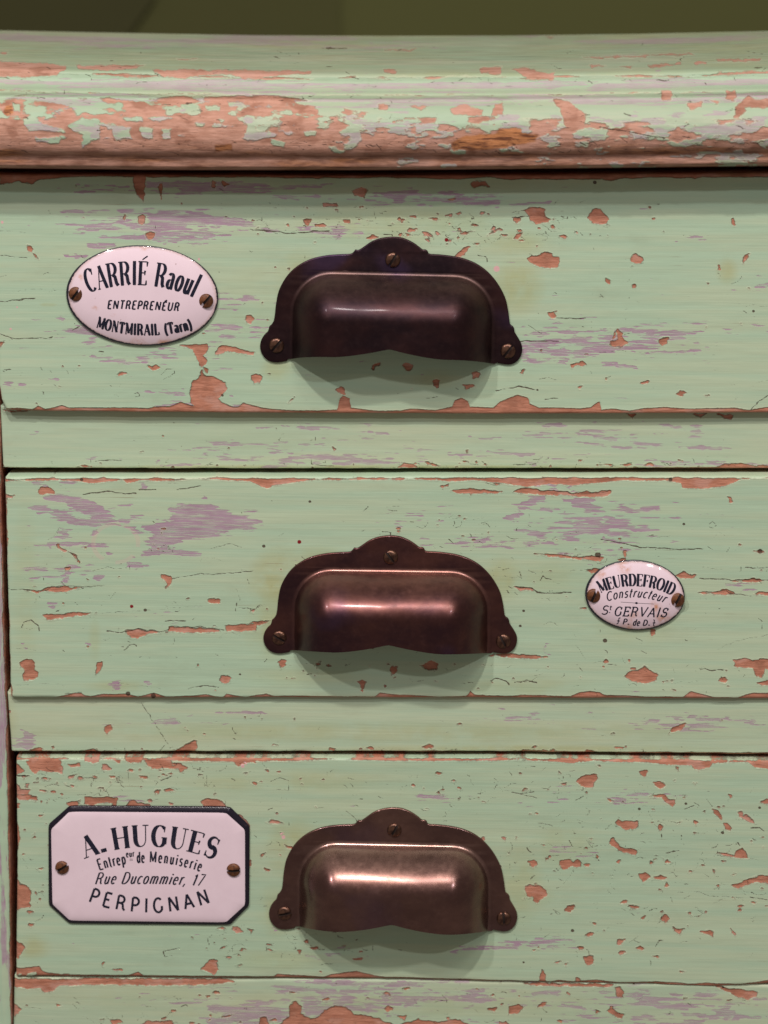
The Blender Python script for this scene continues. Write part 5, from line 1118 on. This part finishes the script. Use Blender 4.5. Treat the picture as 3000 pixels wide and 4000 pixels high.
    sm = []
    for i in range(len(o_) - 1):
        p0 = o_[max(i - 1, 0)]; p1 = o_[i]; p2 = o_[i + 1]; p3 = o_[min(i + 2, len(o_) - 1)]
        for f in (0, .25, .5, .75):
            sm.append(0.5 * (2 * p1 + (p2 - p0) * f + (2 * p0 - 5 * p1 + 4 * p2 - p3) * f ** 2 + (3 * p1 - p0 - 3 * p2 + p3) * f ** 3))
    sm.append(o_[-1]); sm = np.array(sm)
    tang = np.gradient(sm, axis=0); tang /= np.linalg.norm(tang, axis=1)[:, None]
    nin = np.stack([tang[:, 1], -tang[:, 0]], -1)        # inward (outline runs clockwise)
    bz = 0.00045
    inner = ring(-Fi, 0.0)
    loop = np.vstack([sm + nin * bz, inner[::-1]])
    tris = geometry.tessellate_polygon([[Vector((p[0], p[1], 0)) for p in loop]])
    base = len(V)
    V = np.vstack([V, np.stack([loop[:, 0], np.full(len(loop), T), loop[:, 1]], -1)]); rg += [0.0] * len(loop)
    for t_ in tris:
        p = loop[list(t_)]
        ar = (p[1, 0] - p[0, 0]) * (p[2, 1] - p[0, 1]) - (p[1, 1] - p[0, 1]) * (p[2, 0] - p[0, 0])
        t_ = t_ if ar > 0 else t_[::-1]
        F.append(tuple(base + k for k in t_))
    m = len(sm); b1 = len(V)
    prev = np.arange(base, base + m)
    for dn, hh in ((0.00012, T - 0.00012), (0.0, T - 0.00045), (0.0, -0.0001)):
        q_ = sm + nin * dn
        V = np.vstack([V, np.stack([q_[:, 0], np.full(m, hh), q_[:, 1]], -1)]); rg += [0.0] * m
        cur = np.arange(len(V) - m, len(V))
        for i in range(m - 1): F.append((prev[i], prev[i + 1], cur[i + 1], cur[i]))
        prev = cur
    W_ = place(V[:, 0], V[:, 1], V[:, 2])
    o = add_mesh('cup_handle', W_, F, mat, parent, org, True, {'ridge': rg})
    bm = bmesh.new(); bm.from_mesh(o.data); bmesh.ops.remove_doubles(bm, verts=bm.verts, dist=0.00006); bm.to_mesh(o.data); bm.free()
    o.data.set_sharp_from_angle(angle=0.9)
    return o, (a, b, t)


# ------------------------------------------------------------------ lettering
def arc(cx, cy, rx, ry, a0, a1, n=10):
    return [(cx + rx * math.cos(math.radians(a0 + (a1 - a0) * i / n)), cy + ry * math.sin(math.radians(a0 + (a1 - a0) * i / n))) for i in range(n + 1)]


GL = {
    'A': (.80, [([(.40, 1), (.08, 0)], 't'), ([(.40, 1), (.72, 0)], 'T'), ([(.18, .33), (.62, .33)], 't')], [(.08, 0), (.72, 0)]),
    'C': (.72, [(arc(.40, .5, .32, .5, 48, 312, 16), None)], [], [(.62, .70, .97)]),
    'D': (.80, [([(.15, 0), (.15, 1)], 'T'), ([(.15, 1), (.34, 1)] + arc(.34, .5, .36, .5, 90, -90, 12) + [(.15, 0)], None)], [(.08, 0), (.08, 1)]),
    'E': (.68, [([(.15, 0), (.15, 1)], 'T'), ([(.15, 1), (.60, 1)], 't'), ([(.15, .52), (.48, .52)], 't'), ([(.15, 0), (.62, 0)], 't')], [(.08, 0), (.08, 1)], [(.60, .80, 1), (.62, 0, .20), (.48, .42, .62)]),
    'F': (.64, [([(.15, 0), (.15, 1)], 'T'), ([(.15, 1), (.58, 1)], 't'), ([(.15, .5), (.46, .5)], 't')], [(.15, 0), (.08, 1)], [(.58, .78, 1), (.46, .40, .60)]),
    'G': (.80, [(arc(.40, .5, .32, .5, 48, 320, 16), None), ([(.66, .14), (.66, .44)], 'T')], [(.64, .44)], [(.62, .70, .97)]),
    'H': (.86, [([(.15, 0), (.15, 1)], 'T'), ([(.71, 0), (.71, 1)], 'T'), ([(.15, .5), (.71, .5)], 't')], [(.15, 0), (.15, 1), (.71, 0), (.71, 1)]),
    'I': (.38, [([(.19, 0), (.19, 1)], 'T')], [(.19, 0), (.19, 1)]),
    'L': (.62, [([(.15, 0), (.15, 1)], 'T'), ([(.15, 0), (.56, 0)], 't')], [(.08, 0), (.15, 1)], [(.56, 0, .26)]),
    'M': (1.0, [([(.15, 0), (.15, 1)], 't'), ([(.15, 1), (.50, .08)], 'T'), ([(.50, .08), (.85, 1)], 't'), ([(.85, 1), (.85, 0)], 'T')], [(.15, 0), (.12, 1), (.85, 0), (.88, 1)]),
    'N': (.86, [([(.15, 0), (.15, 1)], 't'), ([(.15, 1), (.71, 0)], 'T'), ([(.71, 0), (.71, 1)], 't')], [(.15, 0), (.12, 1), (.71, 1)]),
    'O': (.82, [(arc(.41, .5, .33, .5, 90, 450, 24), None)], []),
    'P': (.70, [([(.15, 0), (.15, 1)], 'T'), ([(.15, 1), (.34, 1)] + arc(.34, .73, .28, .27, 90, -90, 10) + [(.15, .46)], None)], [(.15, 0), (.08, 1)]),
    'R': (.80, [([(.15, 0), (.15, 1)], 'T'), ([(.15, 1), (.34, 1)] + arc(.34, .745, .28, .255, 90, -90, 10) + [(.15, .49)], None), ([(.40, .49), (.54, .40), (.60, .12), (.72, 0)], 'T')], [(.15, 0), (.08, 1)]),
    'S': (.66, [(arc(.34, .745, .22, .255, 35, 265, 12) + arc(.33, .265, .25, .265, 80, -145, 12), 'S')], [], [(.54, .72, .98), (.10, .02, .28)]),
    'T': (.72, [([(.36, 0), (.36, 1)], 'T'), ([(.06, 1), (.66, 1)], 't')], [(.36, 0)], [(.06, .78, 1), (.66, .78, 1)]),
    'U': (.82, [([(.15, 1), (.15, .32)] + arc(.41, .32, .26, .32, 180, 270, 8), 'U'), (arc(.41, .32, .26, .32, 270, 360, 6) + [(.67, 1)], 't')], [(.15, 1), (.67, 1)]),
    'V': (.80, [([(.08, 1), (.40, 0)], 'T'), ([(.40, 0), (.72, 1)], 't')], [(.08, 1), (.72, 1)]),
    'a': (.56, [([(.42, 0), (.42, .46)] + arc(.26, .46, .16, .20, 0, 150, 8), None), ([(.42, .38)] + arc(.26, .19, .17, .19, 90, 270, 8) + [(.42, .12)], None)], [(.44, 0)]),
    'c': (.52, [(arc(.29, .33, .20, .33, 50, 310, 12), None)], []),
    'd': (.60, [([(.46, 0), (.46, 1)], 'T'), (arc(.28, .33, .18, .33, 30, 330, 12), None)], [(.44, 1)]),
    'e': (.56, [([(.10, .36), (.46, .36)] + arc(.28, .36, .18, .30, 0, 180, 8) + arc(.28, .30, .18, .30, 180, 320, 8), None)], []),
    'i': (.28, [([(.14, 0), (.14, .66)], 'T'), ([(.14, .82), (.14, .94)], 'T')], [(.14, 0)]),
    'l': (.28, [([(.14, 0), (.14, 1)], 'T')], [(.14, 0)]),
    'm': (.90, [([(.14, 0), (.14, .66)], 'T'), ([(.14, .46)] + arc(.29, .48, .15, .18, 150, 0, 7) + [(.44, 0)], None), ([(.44, .46)] + arc(.60, .48, .15, .18, 150, 0, 7) + [(.75, 0)], None)], [(.14, 0), (.44, 0), (.75, 0)]),
    'n': (.60, [([(.14, 0), (.14, .66)], 'T'), ([(.14, .46)] + arc(.29, .46, .17, .20, 150, 0, 7) + [(.46, 0)], None)], [(.14, 0), (.46, 0)]),
    'o': (.58, [(arc(.29, .33, .20, .33, 90, 450, 18), None)], []),
    'p': (.60, [([(.14, -.32), (.14, .66)], 'T'), (arc(.31, .33, .18, .33, 150, -150, 12), None)], [(.14, -.32)]),
    'r': (.42, [([(.14, 0), (.14, .66)], 'T'), ([(.14, .44)] + arc(.30, .46, .14, .20, 150, 50, 6), None)], [(.14, 0)]),
    's': (.48, [(arc(.25, .50, .15, .16, 35, 265, 8) + arc(.24, .17, .17, .17, 80, -145, 8), 'S')], []),
    't': (.38, [([(.17, .92), (.17, .16)] + arc(.27, .16, .10, .16, 180, 290, 5), None), ([(.04, .66), (.32, .66)], 't')], []),
    'u': (.60, [([(.14, .66), (.14, .20)] + arc(.28, .20, .14, .20, 180, 350, 7), None), ([(.46, .66), (.46, 0)], 'T')], []),
    '1': (.46, [([(.10, .80), (.26, 1), (.26, 0)], 'T')], []),
    '7': (.56, [([(.06, 1), (.50, 1), (.22, 0)], 't')], []),
    '.': (.26, [([(.12, -.01), (.12, .17)], 'B')], []),
    ',': (.26, [([(.14, .10), (.12, -.02), (.05, -.18)], 't')], []),
    '(': (.36, [(arc(.44, .40, .34, .66, 118, 242, 10), None)], []),
    ')': (.36, [(arc(-.08, .40, .34, .66, 62, -62, 10), None)], []),
    '{': (.34, [([(.30, 1), (.17, .90), (.17, .10), (.04, 0)], 't'), ([(.02, .5), (.30, .5)], 't')], []),
    '}': (.34, [([(.04, 1), (.17, .90), (.17, .10), (.30, 0)], 't'), ([(.04, .5), (.32, .5)], 't')], []),
    ' ': (.36, [], []),
}
GL['É'] = (GL['E'][0], GL['E'][1] + [([(.24, 1.08), (.56, 1.24)], 't'), ([(.30, 1.12), (.56, 1.25)], 't')], GL['E'][2], GL['E'][3])
GL['-'] = (.40, [([(.05, .35), (.35, .35)], 't')], [])


class Ink:
    """collects strokes in photo pixels and turns them into one thin mesh that follows a plate's face"""
    def __init__(s): s.v = []; s.f = []; s.lv = 0

    def stroke(s, pts, ws):
        p = np.array(pts, float)
        seg = np.hypot(*np.diff(p, axis=0).T)
        keep = np.concatenate([[True], seg > 1e-6]); p = p[keep]; ws = np.array(ws, float)[keep]
        if len(p) < 2: return
        q = [p[0]]; w = [ws[0]]
        for i in range(len(p) - 1):
            n_ = max(1, int(np.hypot(*(p[i + 1] - p[i])) / 7))
            for k in range(1, n_ + 1):
                q.append(p[i] + (p[i + 1] - p[i]) * k / n_); w.append(ws[i] + (ws[i + 1] - ws[i]) * k / n_)
        q = np.array(q); w = np.array(w)
        d = np.diff(q, axis=0); d /= np.hypot(*d.T)[:, None]
        dn = np.vstack([d[:1], (d[:-1] + d[1:]) / 2, d[-1:]])
        l = np.hypot(*dn.T)[:, None]; dn = dn / np.maximum(l, .5) ** 1
        nn = np.stack([-dn[:, 1], dn[:, 0]], -1)
        a = q + nn * w[:, None] / 2; b = q - nn * w[:, None] / 2
        base = len(s.v); s.lv += 1
        for i in range(len(q)):
            s.v.append((a[i, 0], a[i, 1], s.lv)); s.v.append((b[i, 0], b[i, 1], s.lv))
        for i in range(len(q) - 1): s.f.append((base + 2 * i, base + 2 * i + 1, base + 2 * i + 3, base + 2 * i + 2))

    def line(s, txt, zf, mid, tilt, R, width, height, thick, thin, serif=0.0, slant=0.0, gap=0.05, small=1.0, space=1.0, lower=1.0):
        """zf=(scale, ox, oy) of the zoom the numbers were read in; mid = baseline mid point; R>0 arches up"""
        sc = 1.0 / zf[0]
        adv = []; X = 0
        for ch in txt:
            w_ = GL[ch][0] * (space if ch == ' ' else 1.0)
            adv.append(X); X += w_ + gap
        total = X - gap
        kx = width / total
        ct, st_ = math.cos(math.radians(tilt)), math.sin(math.radians(tilt))

        def warp(x, y):
            x = x + y * math.tan(math.radians(slant))
            th = x / R
            u = (R + y) * math.sin(th); v = (R + y) * math.cos(th) - R
            u, v = u * ct + v * st_, -u * st_ + v * ct
            v = -v
            return (zf[1] + (mid[0] + u) * sc, zf[2] + (mid[1] + v) * sc)
        for ch, a0 in zip(txt, adv):
            g = GL[ch]
            for pts, wt in g[1]:
                P = [((a0 + p[0]) * kx - width / 2, p[1] * height * (lower if ch.islower() else 1)) for p in pts]
                n_ = len(P); ws = []
                for i in range(n_):
                    j0, j1 = max(i - 1, 0), min(i + 1, n_ - 1)
                    dx, dy = P[j1][0] - P[j0][0], P[j1][1] - P[j0][1]
                    vert = abs(dy) / (math.hypot(dx, dy) + 1e-9)
                    if wt == 'T': w = thick
                    elif wt == 't': w = thin
                    elif wt == 'B': w = max(thick, thin) * 1.25
                    elif wt == 'S': w = thin + (thick - thin) * math.sin(math.pi * i / (n_ - 1)) ** 1.3
                    else: w = thin + (thick - thin) * vert ** 1.6
                    ws.append(w * sc)
                # densify straight bits so that they follow the arc
                s.stroke([warp(*p) for p in P], ws)
            if serif > 0:
                for sx_, sy_ in g[2]:
                    xx = (a0 + sx_) * kx - width / 2; yy = sy_ * height * (lower if ch.islower() else 1)
                    s.stroke([warp(xx - serif, yy), warp(xx + serif, yy)], [thin * 1.05 * sc] * 2)
                if len(g) > 3:
                    for sx_, y0_, y1_ in g[3]:
                        xx = (a0 + sx_) * kx - width / 2
                        up = y1_ > .5
                        s.stroke([warp(xx, y0_ * height), warp(xx, y1_ * height)], [thin * (0.9 if up else 1.8) * sc, thin * (1.8 if up else .9) * sc])

    def build(s, parent, origin, depth, name='lettering'):
        v = np.array(s.v)
        x, z = P2(v[:, 0], v[:, 1], YP)
        y = depth(v[:, 0], v[:, 1]) - 0.00003 - (v[:, 2] % 40) * 0.8e-6
        return add_mesh(name, np.stack([x, y, z], -1), s.f, M_ink, parent, origin, False)


YP = -0.003


# ------------------------------------------------------------------ enamel plates
def oval_plate(parent, c, a, b, tilt, H, zf, lines, screws, rusts, extra=None):
    ct, st_ = math.cos(math.radians(tilt)), math.sin(math.radians(tilt))

    def rho(px, py):
        dx, dy = px - c[0], py - c[1]
        u = (dx * ct + dy * st_) / a; v = (-dx * st_ + dy * ct) / b
        return np.sqrt(u * u + v * v)

    def depth(px, py):
        r = np.clip(rho(px, py), 0, 1)
        return -(0.0009 + H * (1 - r ** 3.2))
    rs = np.concatenate([np.linspace(0, 0.85, 26), np.linspace(0.87, 1.0, 14)])
    n_ = 160
    th = np.linspace(0, 2 * math.pi, n_, endpoint=False)
    V = []; rust = []; edge = []
    for r_ in rs:
        u = a * r_ * np.cos(th); v = b * r_ * np.sin(th)
        px = c[0] + u * ct - v * st_; py = c[1] + u * st_ + v * ct
        x, z = P2(px, py, YP)
        V.append(np.stack([x, depth(px, py), z], -1))
        ru = np.zeros(n_)
        for rx, ry, rr in rusts: ru = np.maximum(ru, np.clip(1 - np.hypot(px - rx, py - ry) / rr, 0, 1) * 1.15)
        rust.append(ru); edge.append((1 - r_) * b + 0.8 * np.sin(th * 5) - 1.6 * np.sin(th) - 1.2 * np.cos(th) * -1)
    # rolled edge back to the wood
    lastr = V[-1].copy()
    for k, yv in ((1.004, -0.0006), (1.0, 0.0002)):
        q_ = lastr.copy(); q_[:, 1] = yv; V.append(q_); rust.append(np.zeros(n_)); edge.append(np.full(n_, -5.0))
    V = np.array(V); nr = len(V)
    F = []
    for i in range(nr - 1):
        for j in range(n_):
            k = (j + 1) % n_
            F.append((i * n_ + j, i * n_ + k, (i + 1) * n_ + k, (i + 1) * n_ + j))
    ox, oz = P2(c[0], c[1], YP)
    org = (float(ox), 0.0, float(oz))
    o = add_mesh('enamel_plate', V.reshape(-1, 3), F, M_enamel_rust, parent, org, True, {'rust': np.array(rust).ravel(), 'edge': np.array(edge).ravel()})
    for ln in lines:
        ink = Ink(); ink.line(*ln[0], **ln[1]); ink.build(o, org, depth)
    if extra: extra(o, org, depth)
    for (sx_, sy_, ang) in screws:
        x, z = P2(sx_, sy_, YP)
        screw(o, (float(x), float(z)), float(depth(sx_, sy_)) + 0.0002, 0.0028, 0.0015, math.radians(ang), M_screw_rust)
    return o


def octagon_plate(parent, zf, outer, inner, lines, screws):
    oc = np.array([(zf[1] + p[0] / zf[0], zf[2] + p[1] / zf[0]) for p in outer]); ic = np.array([(zf[1] + p[0] / zf[0], zf[2] + p[1] / zf[0]) for p in inner])
    c = ic.mean(0)

    def sdp(px, py):
        d = np.full(np.shape(px), 1e9)
        for i in range(8):
            p0 = oc[i]; p1 = oc[(i + 1) % 8]; e = p1 - p0; e = e / np.hypot(*e)
            d = np.minimum(d, -(e[1] * (px - p0[0]) - e[0] * (py - p0[1])))
        return d

    def depth(px, py):
        d = np.maximum(sdp(np.asarray(px, float), np.asarray(py, float)), 0)
        return -(0.0007 + 0.0013 * (1 - np.exp(-(d / 16.0) ** 1.2)) + 0.0006 * (1 - np.exp(-d / 90.0)))

    def subdiv(p, k=24):
        out = []
        for i in range(8):
            for j in range(k): out.append(p[i] + (p[(i + 1) % 8] - p[i]) * j / k)
        return np.array(out)

    def rounded(p, k=24, r=0.06):
        q_ = subdiv(p, k)
        for _ in range(2): q_ = (np.roll(q_, 1, 0) + q_ * 2 + np.roll(q_, -1, 0)) / 4
        return q_
    IO = rounded(ic); OO = rounded(oc); n_ = len(IO)
    ox, oz = P2(c[0], c[1], YP); org = (float(ox), 0.0, float(oz))

    def rings(lst):
        V = [];
        for p in lst:
            x, z = P2(p[:, 0], p[:, 1], YP); V.append(np.stack([x, depth(p[:, 0], p[:, 1]), z], -1))
        return V

    def quads(nr): return [(i * n_ + j, i * n_ + (j + 1) % n_, (i + 1) * n_ + (j + 1) % n_, (i + 1) * n_ + j) for i in range(nr - 1) for j in range(n_)]
    rs = np.concatenate([np.linspace(0, .86, 22), np.linspace(.88, 1.0, 9)])
    V = rings([c + (IO - c) * r_ for r_ in rs])
    flip = lambda F: [f for f in F]
    o = add_mesh('enamel_plate', np.vstack(V), flip(quads(len(V))), M_enamel, parent, org, True)
    V = rings([IO + (OO - IO) * r_ for r_ in np.linspace(0, 1, 7)])
    e = V[-1].copy(); e[:, 1] = 0.0002; V.append(e)
    add_mesh('rim', np.vstack(V), flip(quads(len(V))), M_black, o, org, True)
    for ln in lines:
        ink = Ink(); ink.line(*ln[0], **ln[1]); ink.build(o, org, depth)
    ink = Ink(); s_ = zf[0]
    for yy in (452, 462): ink.stroke([(zf[1] + 678 / s_, zf[2] + yy / s_), (zf[1] + 702 / s_, zf[2] + (yy + 1) / s_)], [3.2 / s_] * 2)
    ink.build(o, org, depth)
    for (sx_, sy_, ang) in screws:
        x, z = P2(sx_, sy_, YP)
        screw(o, (float(x), float(z)), float(depth(sx_, sy_)) + 0.0001, 0.0028, 0.0015, math.radians(ang), M_screw_rust)
    return o


# ------------------------------------------------------------------ drawers
GROUP = 'drawers of the green chest'


def drawer(label, key, L, R, T, B, chips, carve, top, bottom, y0=0.0):
    x, z = P2(1530., float(B(1530.)))
    root = empty('drawer', (float(x), 0.0, float(z)), label, 'drawer', GROUP)
    o = board('drawer_front', root, tuple(root['_w']), key, M_front, L, R, T, B, y0, chips, carve, top, bottom, True, r=12, left=L, depth=0.018)
    return root


def corner(f, x0, r, sgn):
    """rounds the left end of a top/bottom edge"""
    return lambda x: f(x) + sgn * np.where(np.asarray(x, float) < x0 + r, r - np.sqrt(np.maximum(r * r - (x0 + r - np.clip(x, x0, x0 + r)) ** 2, 0)), 0)


d1 = drawer('top drawer, with the large oval enamel plate at left and the darkest cup handle', 1,
            lambda y: np.interp(np.asarray(y, float), [0, 1500, 1560, 1598, 1700], [-22, -6, 4, 22, 24]), RR,
            lin((0, 682), (1500, 688), (3000, 676)), wob(lin((0, 1603), (200, 1607), (1000, 1615), (2000, 1618), (3000, 1614)), 21, 1.5), CH1, CH1_CARVE, EDGE1T, EDGE1B)
d2 = drawer('middle drawer, with the small oval enamel plate right of its handle', 2,
            lambda y: np.interp(np.asarray(y, float), [0, 1856, 1864, 1876, 2725, 3000], [28, 28, 21, 18, 42, 44]), RR,
            wob(lin((0, 1863), (1000, 1862), (2000, 1860), (3000, 1860)), 22, 1.2), wob(lin((0, 2722), (60, 2724), (300, 2728), (1000, 2727), (2000, 2728), (3000, 2732)), 23, 1.5), CH2, [], EDGE2T, EDGE2B)
d3 = drawer('bottom drawer, with the octagonal black-rimmed plate at left and the shiniest handle', 3,
            lambda y: np.interp(np.asarray(y, float), [0, 2955, 2975, 3300, 3800, 4000], [64, 64, 62, 67, 62, 62]), RR,
            wob(lin((0, 2960), (60, 2961), (1000, 2961), (2000, 2961), (3000, 2971)), 24, 1.2), wob(lin((0, 3812), (60, 3815), (500, 3818), (1500, 3824), (2000, 3836), (2500, 3845), (2800, 3856), (3000, 3842)), 25, 1.5), CH3, CH3_CARVE, EDGE3T, EDGE3B)

HS = [(d1, 0, (950 + 180 / 1.3825, 850 + 690 / 1.3825), (950 + 1430 / 1.3825, 850 + 720 / 1.3825), (950 + 808 / 1.3825, 850 + 228 / 1.3825), (48, 52, 58), 'nearly black cup handle with dull purple-brown patina'),
      (d2, 1, (1000 + 137 / 1.508, 2050 + 665 / 1.508), (1000 + 1457 / 1.508, 2050 + 685 / 1.508), (1000 + 793 / 1.508, 2050 + 190 / 1.508), (152, 118, 128), 'dark brown cup handle with a rubbed copper ridge'),
      (d3, 2, (1000 + 168 / 1.508, 3100 + 705 / 1.508), (1000 + 1460 / 1.508, 3100 + 735 / 1.508), (1000 + 815 / 1.508, 3100 + 215 / 1.508), (12, 95, 60), 'shiny cup handle worn to a lighter copper brown')]
for par, mi, s1, s2, s3, angs, lab in HS:
    h, pts = cup_handle(par, M_metal[mi], s1, s2, s3, 0.0, mi + 1)
    h['label'] = lab
    for p, an in zip(pts, angs):
        screw(h, (float(p[0]), float(p[1])), -0.0009, 0.0029, 0.0014, math.radians(an), M_screw)

ZP1 = (2.212, 200, 900)
p1 = oval_plate(d1, (200 + 780 / 2.212, 900 + 571 / 2.212), 297.5, 196, 3.0, 0.0034, ZP1, [
    (('CARRIÉ Raoul', ZP1, (781, 464), 2.4, 1160, 925, 195, 29, 10), dict(serif=12, gap=.10, lower=1.02, space=1.1)),
    (('ENTREPRENÉUR', ZP1, (795, 677), 1.8, 9000, 620, 70, 15, 13), dict(slant=9, gap=.14)),
    (('MONTMIRAIL (Tarn)', ZP1, (800, 905), 1.2, -1540, 845, 98, 22, 10), dict(serif=6, gap=.09, space=1.5)),
], [(200 + 210 / 2.212, 900 + 553 / 2.212, 52), (200 + 1335 / 2.212, 900 + 612 / 2.212, 48)],
    [(312, 1085, 16), (560, 962, 24), (540, 1348, 40), (640, 1346, 34), (372, 1205, 14), (800, 1165, 14), (444, 1230, 8), (445, 1260, 8)])
p1['label'] = 'large oval white enamel plate with chipped black edge, reading CARRIÉ Raoul'

ZP2 = (3.386, 2230, 2150)


def plate2_extra(o, org, depth):
    ink = Ink(); s_ = 3.386
    Zp = lambda x, y: (2230 + x / s_, 2150 + y / s_)
    ink.stroke([Zp(658, 677), Zp(866, 690), Zp(1100, 704)], [5 / s_] * 3)
    ink.stroke([Zp(842, 689), Zp(866, 690), Zp(892, 692)], [3 / s_, 32 / s_, 3 / s_])
    ink.build(o, org, depth)


p2 = oval_plate(d2, (2230 + 850 / 3.386, 2150 + 612 / 3.386), 195, 137, 3.0, 0.0028, ZP2, [
    (('MEURDEFROID', ZP2, (868, 463), 2.2, 1004, 985, 150, 34, 10), dict(serif=9, gap=.05)),
    (('Constructeur', ZP2, (856, 612), 1.5, 1080, 775, 112, 17, 15), dict(slant=16, gap=.10, lower=1.05)),
    (('S', ZP2, (437, 853), 2, 9000, 95, 122, 18, 15), dict(slant=15, serif=0)),
    (('t', ZP2, (520, 785), 2, 9000, 44, 62, 12, 11), dict(slant=12)),
    (('.', ZP2, (512, 828), 2, 9000, 12, 60, 14, 12), dict()),
    (('GERVAIS', ZP2, (915, 870), 1.9, 9000, 700, 122, 20, 15), dict(slant=14, serif=8, gap=.10)),
    (('{', ZP2, (622, 985), 2, 9000, 44, 95, 14, 13), dict(slant=8)),
    (('P.', ZP2, (726, 988), 2, 9000, 92, 80, 17, 15), dict(slant=12, gap=.2)),
    (('de', ZP2, (862, 1002), 2, 9000, 96, 92, 16, 15), dict(slant=12)),
    (('D.', ZP2, (995, 1003), 2, 9000, 100, 80, 17, 15), dict(slant=12, gap=.2)),
    (('}', ZP2, (1092, 1014), 2, 9000, 44, 95, 14, 13), dict(slant=8)),
], [(2230 + 305 / 3.386, 2150 + 607 / 3.386, 68), (2230 + 1410 / 3.386, 2150 + 665 / 3.386, 62)],
    [(2440, 2216, 34), (2480, 2410, 34), (2590, 2412, 38), (2640, 2340, 30), (2300, 2310, 26), (2450, 2460, 40), (2350, 2250, 24), (2560, 2370, 30)], plate2_extra)
p2['label'] = 'small oval white enamel plate with rust stains, reading MEURDEFROID'

ZP3 = (1.907, 150, 3120)
p3 = octagon_plate(d3, ZP3, [(228, 66), (1420, 74), (1570, 222), (1566, 812), (1422, 957), (225, 946), (70, 806), (68, 207)],
                   [(228, 104), (1395, 112), (1536, 240), (1537, 800), (1393, 931), (230, 917), (101, 795), (90, 237)], [
    (('A. HUGUES', ZP3, (828, 358), 0.6, 1287, 985, 156, 34, 8), dict(serif=20, gap=.16, space=.25)),
    (('Entrep', ZP3, (552, 507), -13.5, 1210, 208, 80, 12.5, 10.5), dict(gap=.12)),
    (('eur', ZP3, (684, 436), -5, 1210, 62, 46, 9, 8), dict(gap=.1)),
    (('de', ZP3, (762, 479), -1.5, 1210, 58, 80, 12.5, 10.5), dict(gap=.12)),
    (('Menuiserie', ZP3, (1018, 495), 10.5, 1210, 388, 80, 12.5, 10.5), dict(gap=.22)),
    (('Rue Ducommier, 17', ZP3, (815, 637), 0.8, 9000, 800, 84, 12.5, 9), dict(slant=20, gap=.10, space=1.0)),
    (('PERPIGNAN', ZP3, (824, 852), 0.5, -1340, 935, 106, 17, 17), dict(gap=.30)),
], [(150 + 175 / 1.907, 3120 + 517 / 1.907, 32), (150 + 1452 / 1.907, 3120 + 535 / 1.907, 2)])
p3['label'] = 'octagonal white enamel plate with black rim, reading A. HUGUES'

for o in bpy.data.objects:
    if '_w' in o: del o['_w']
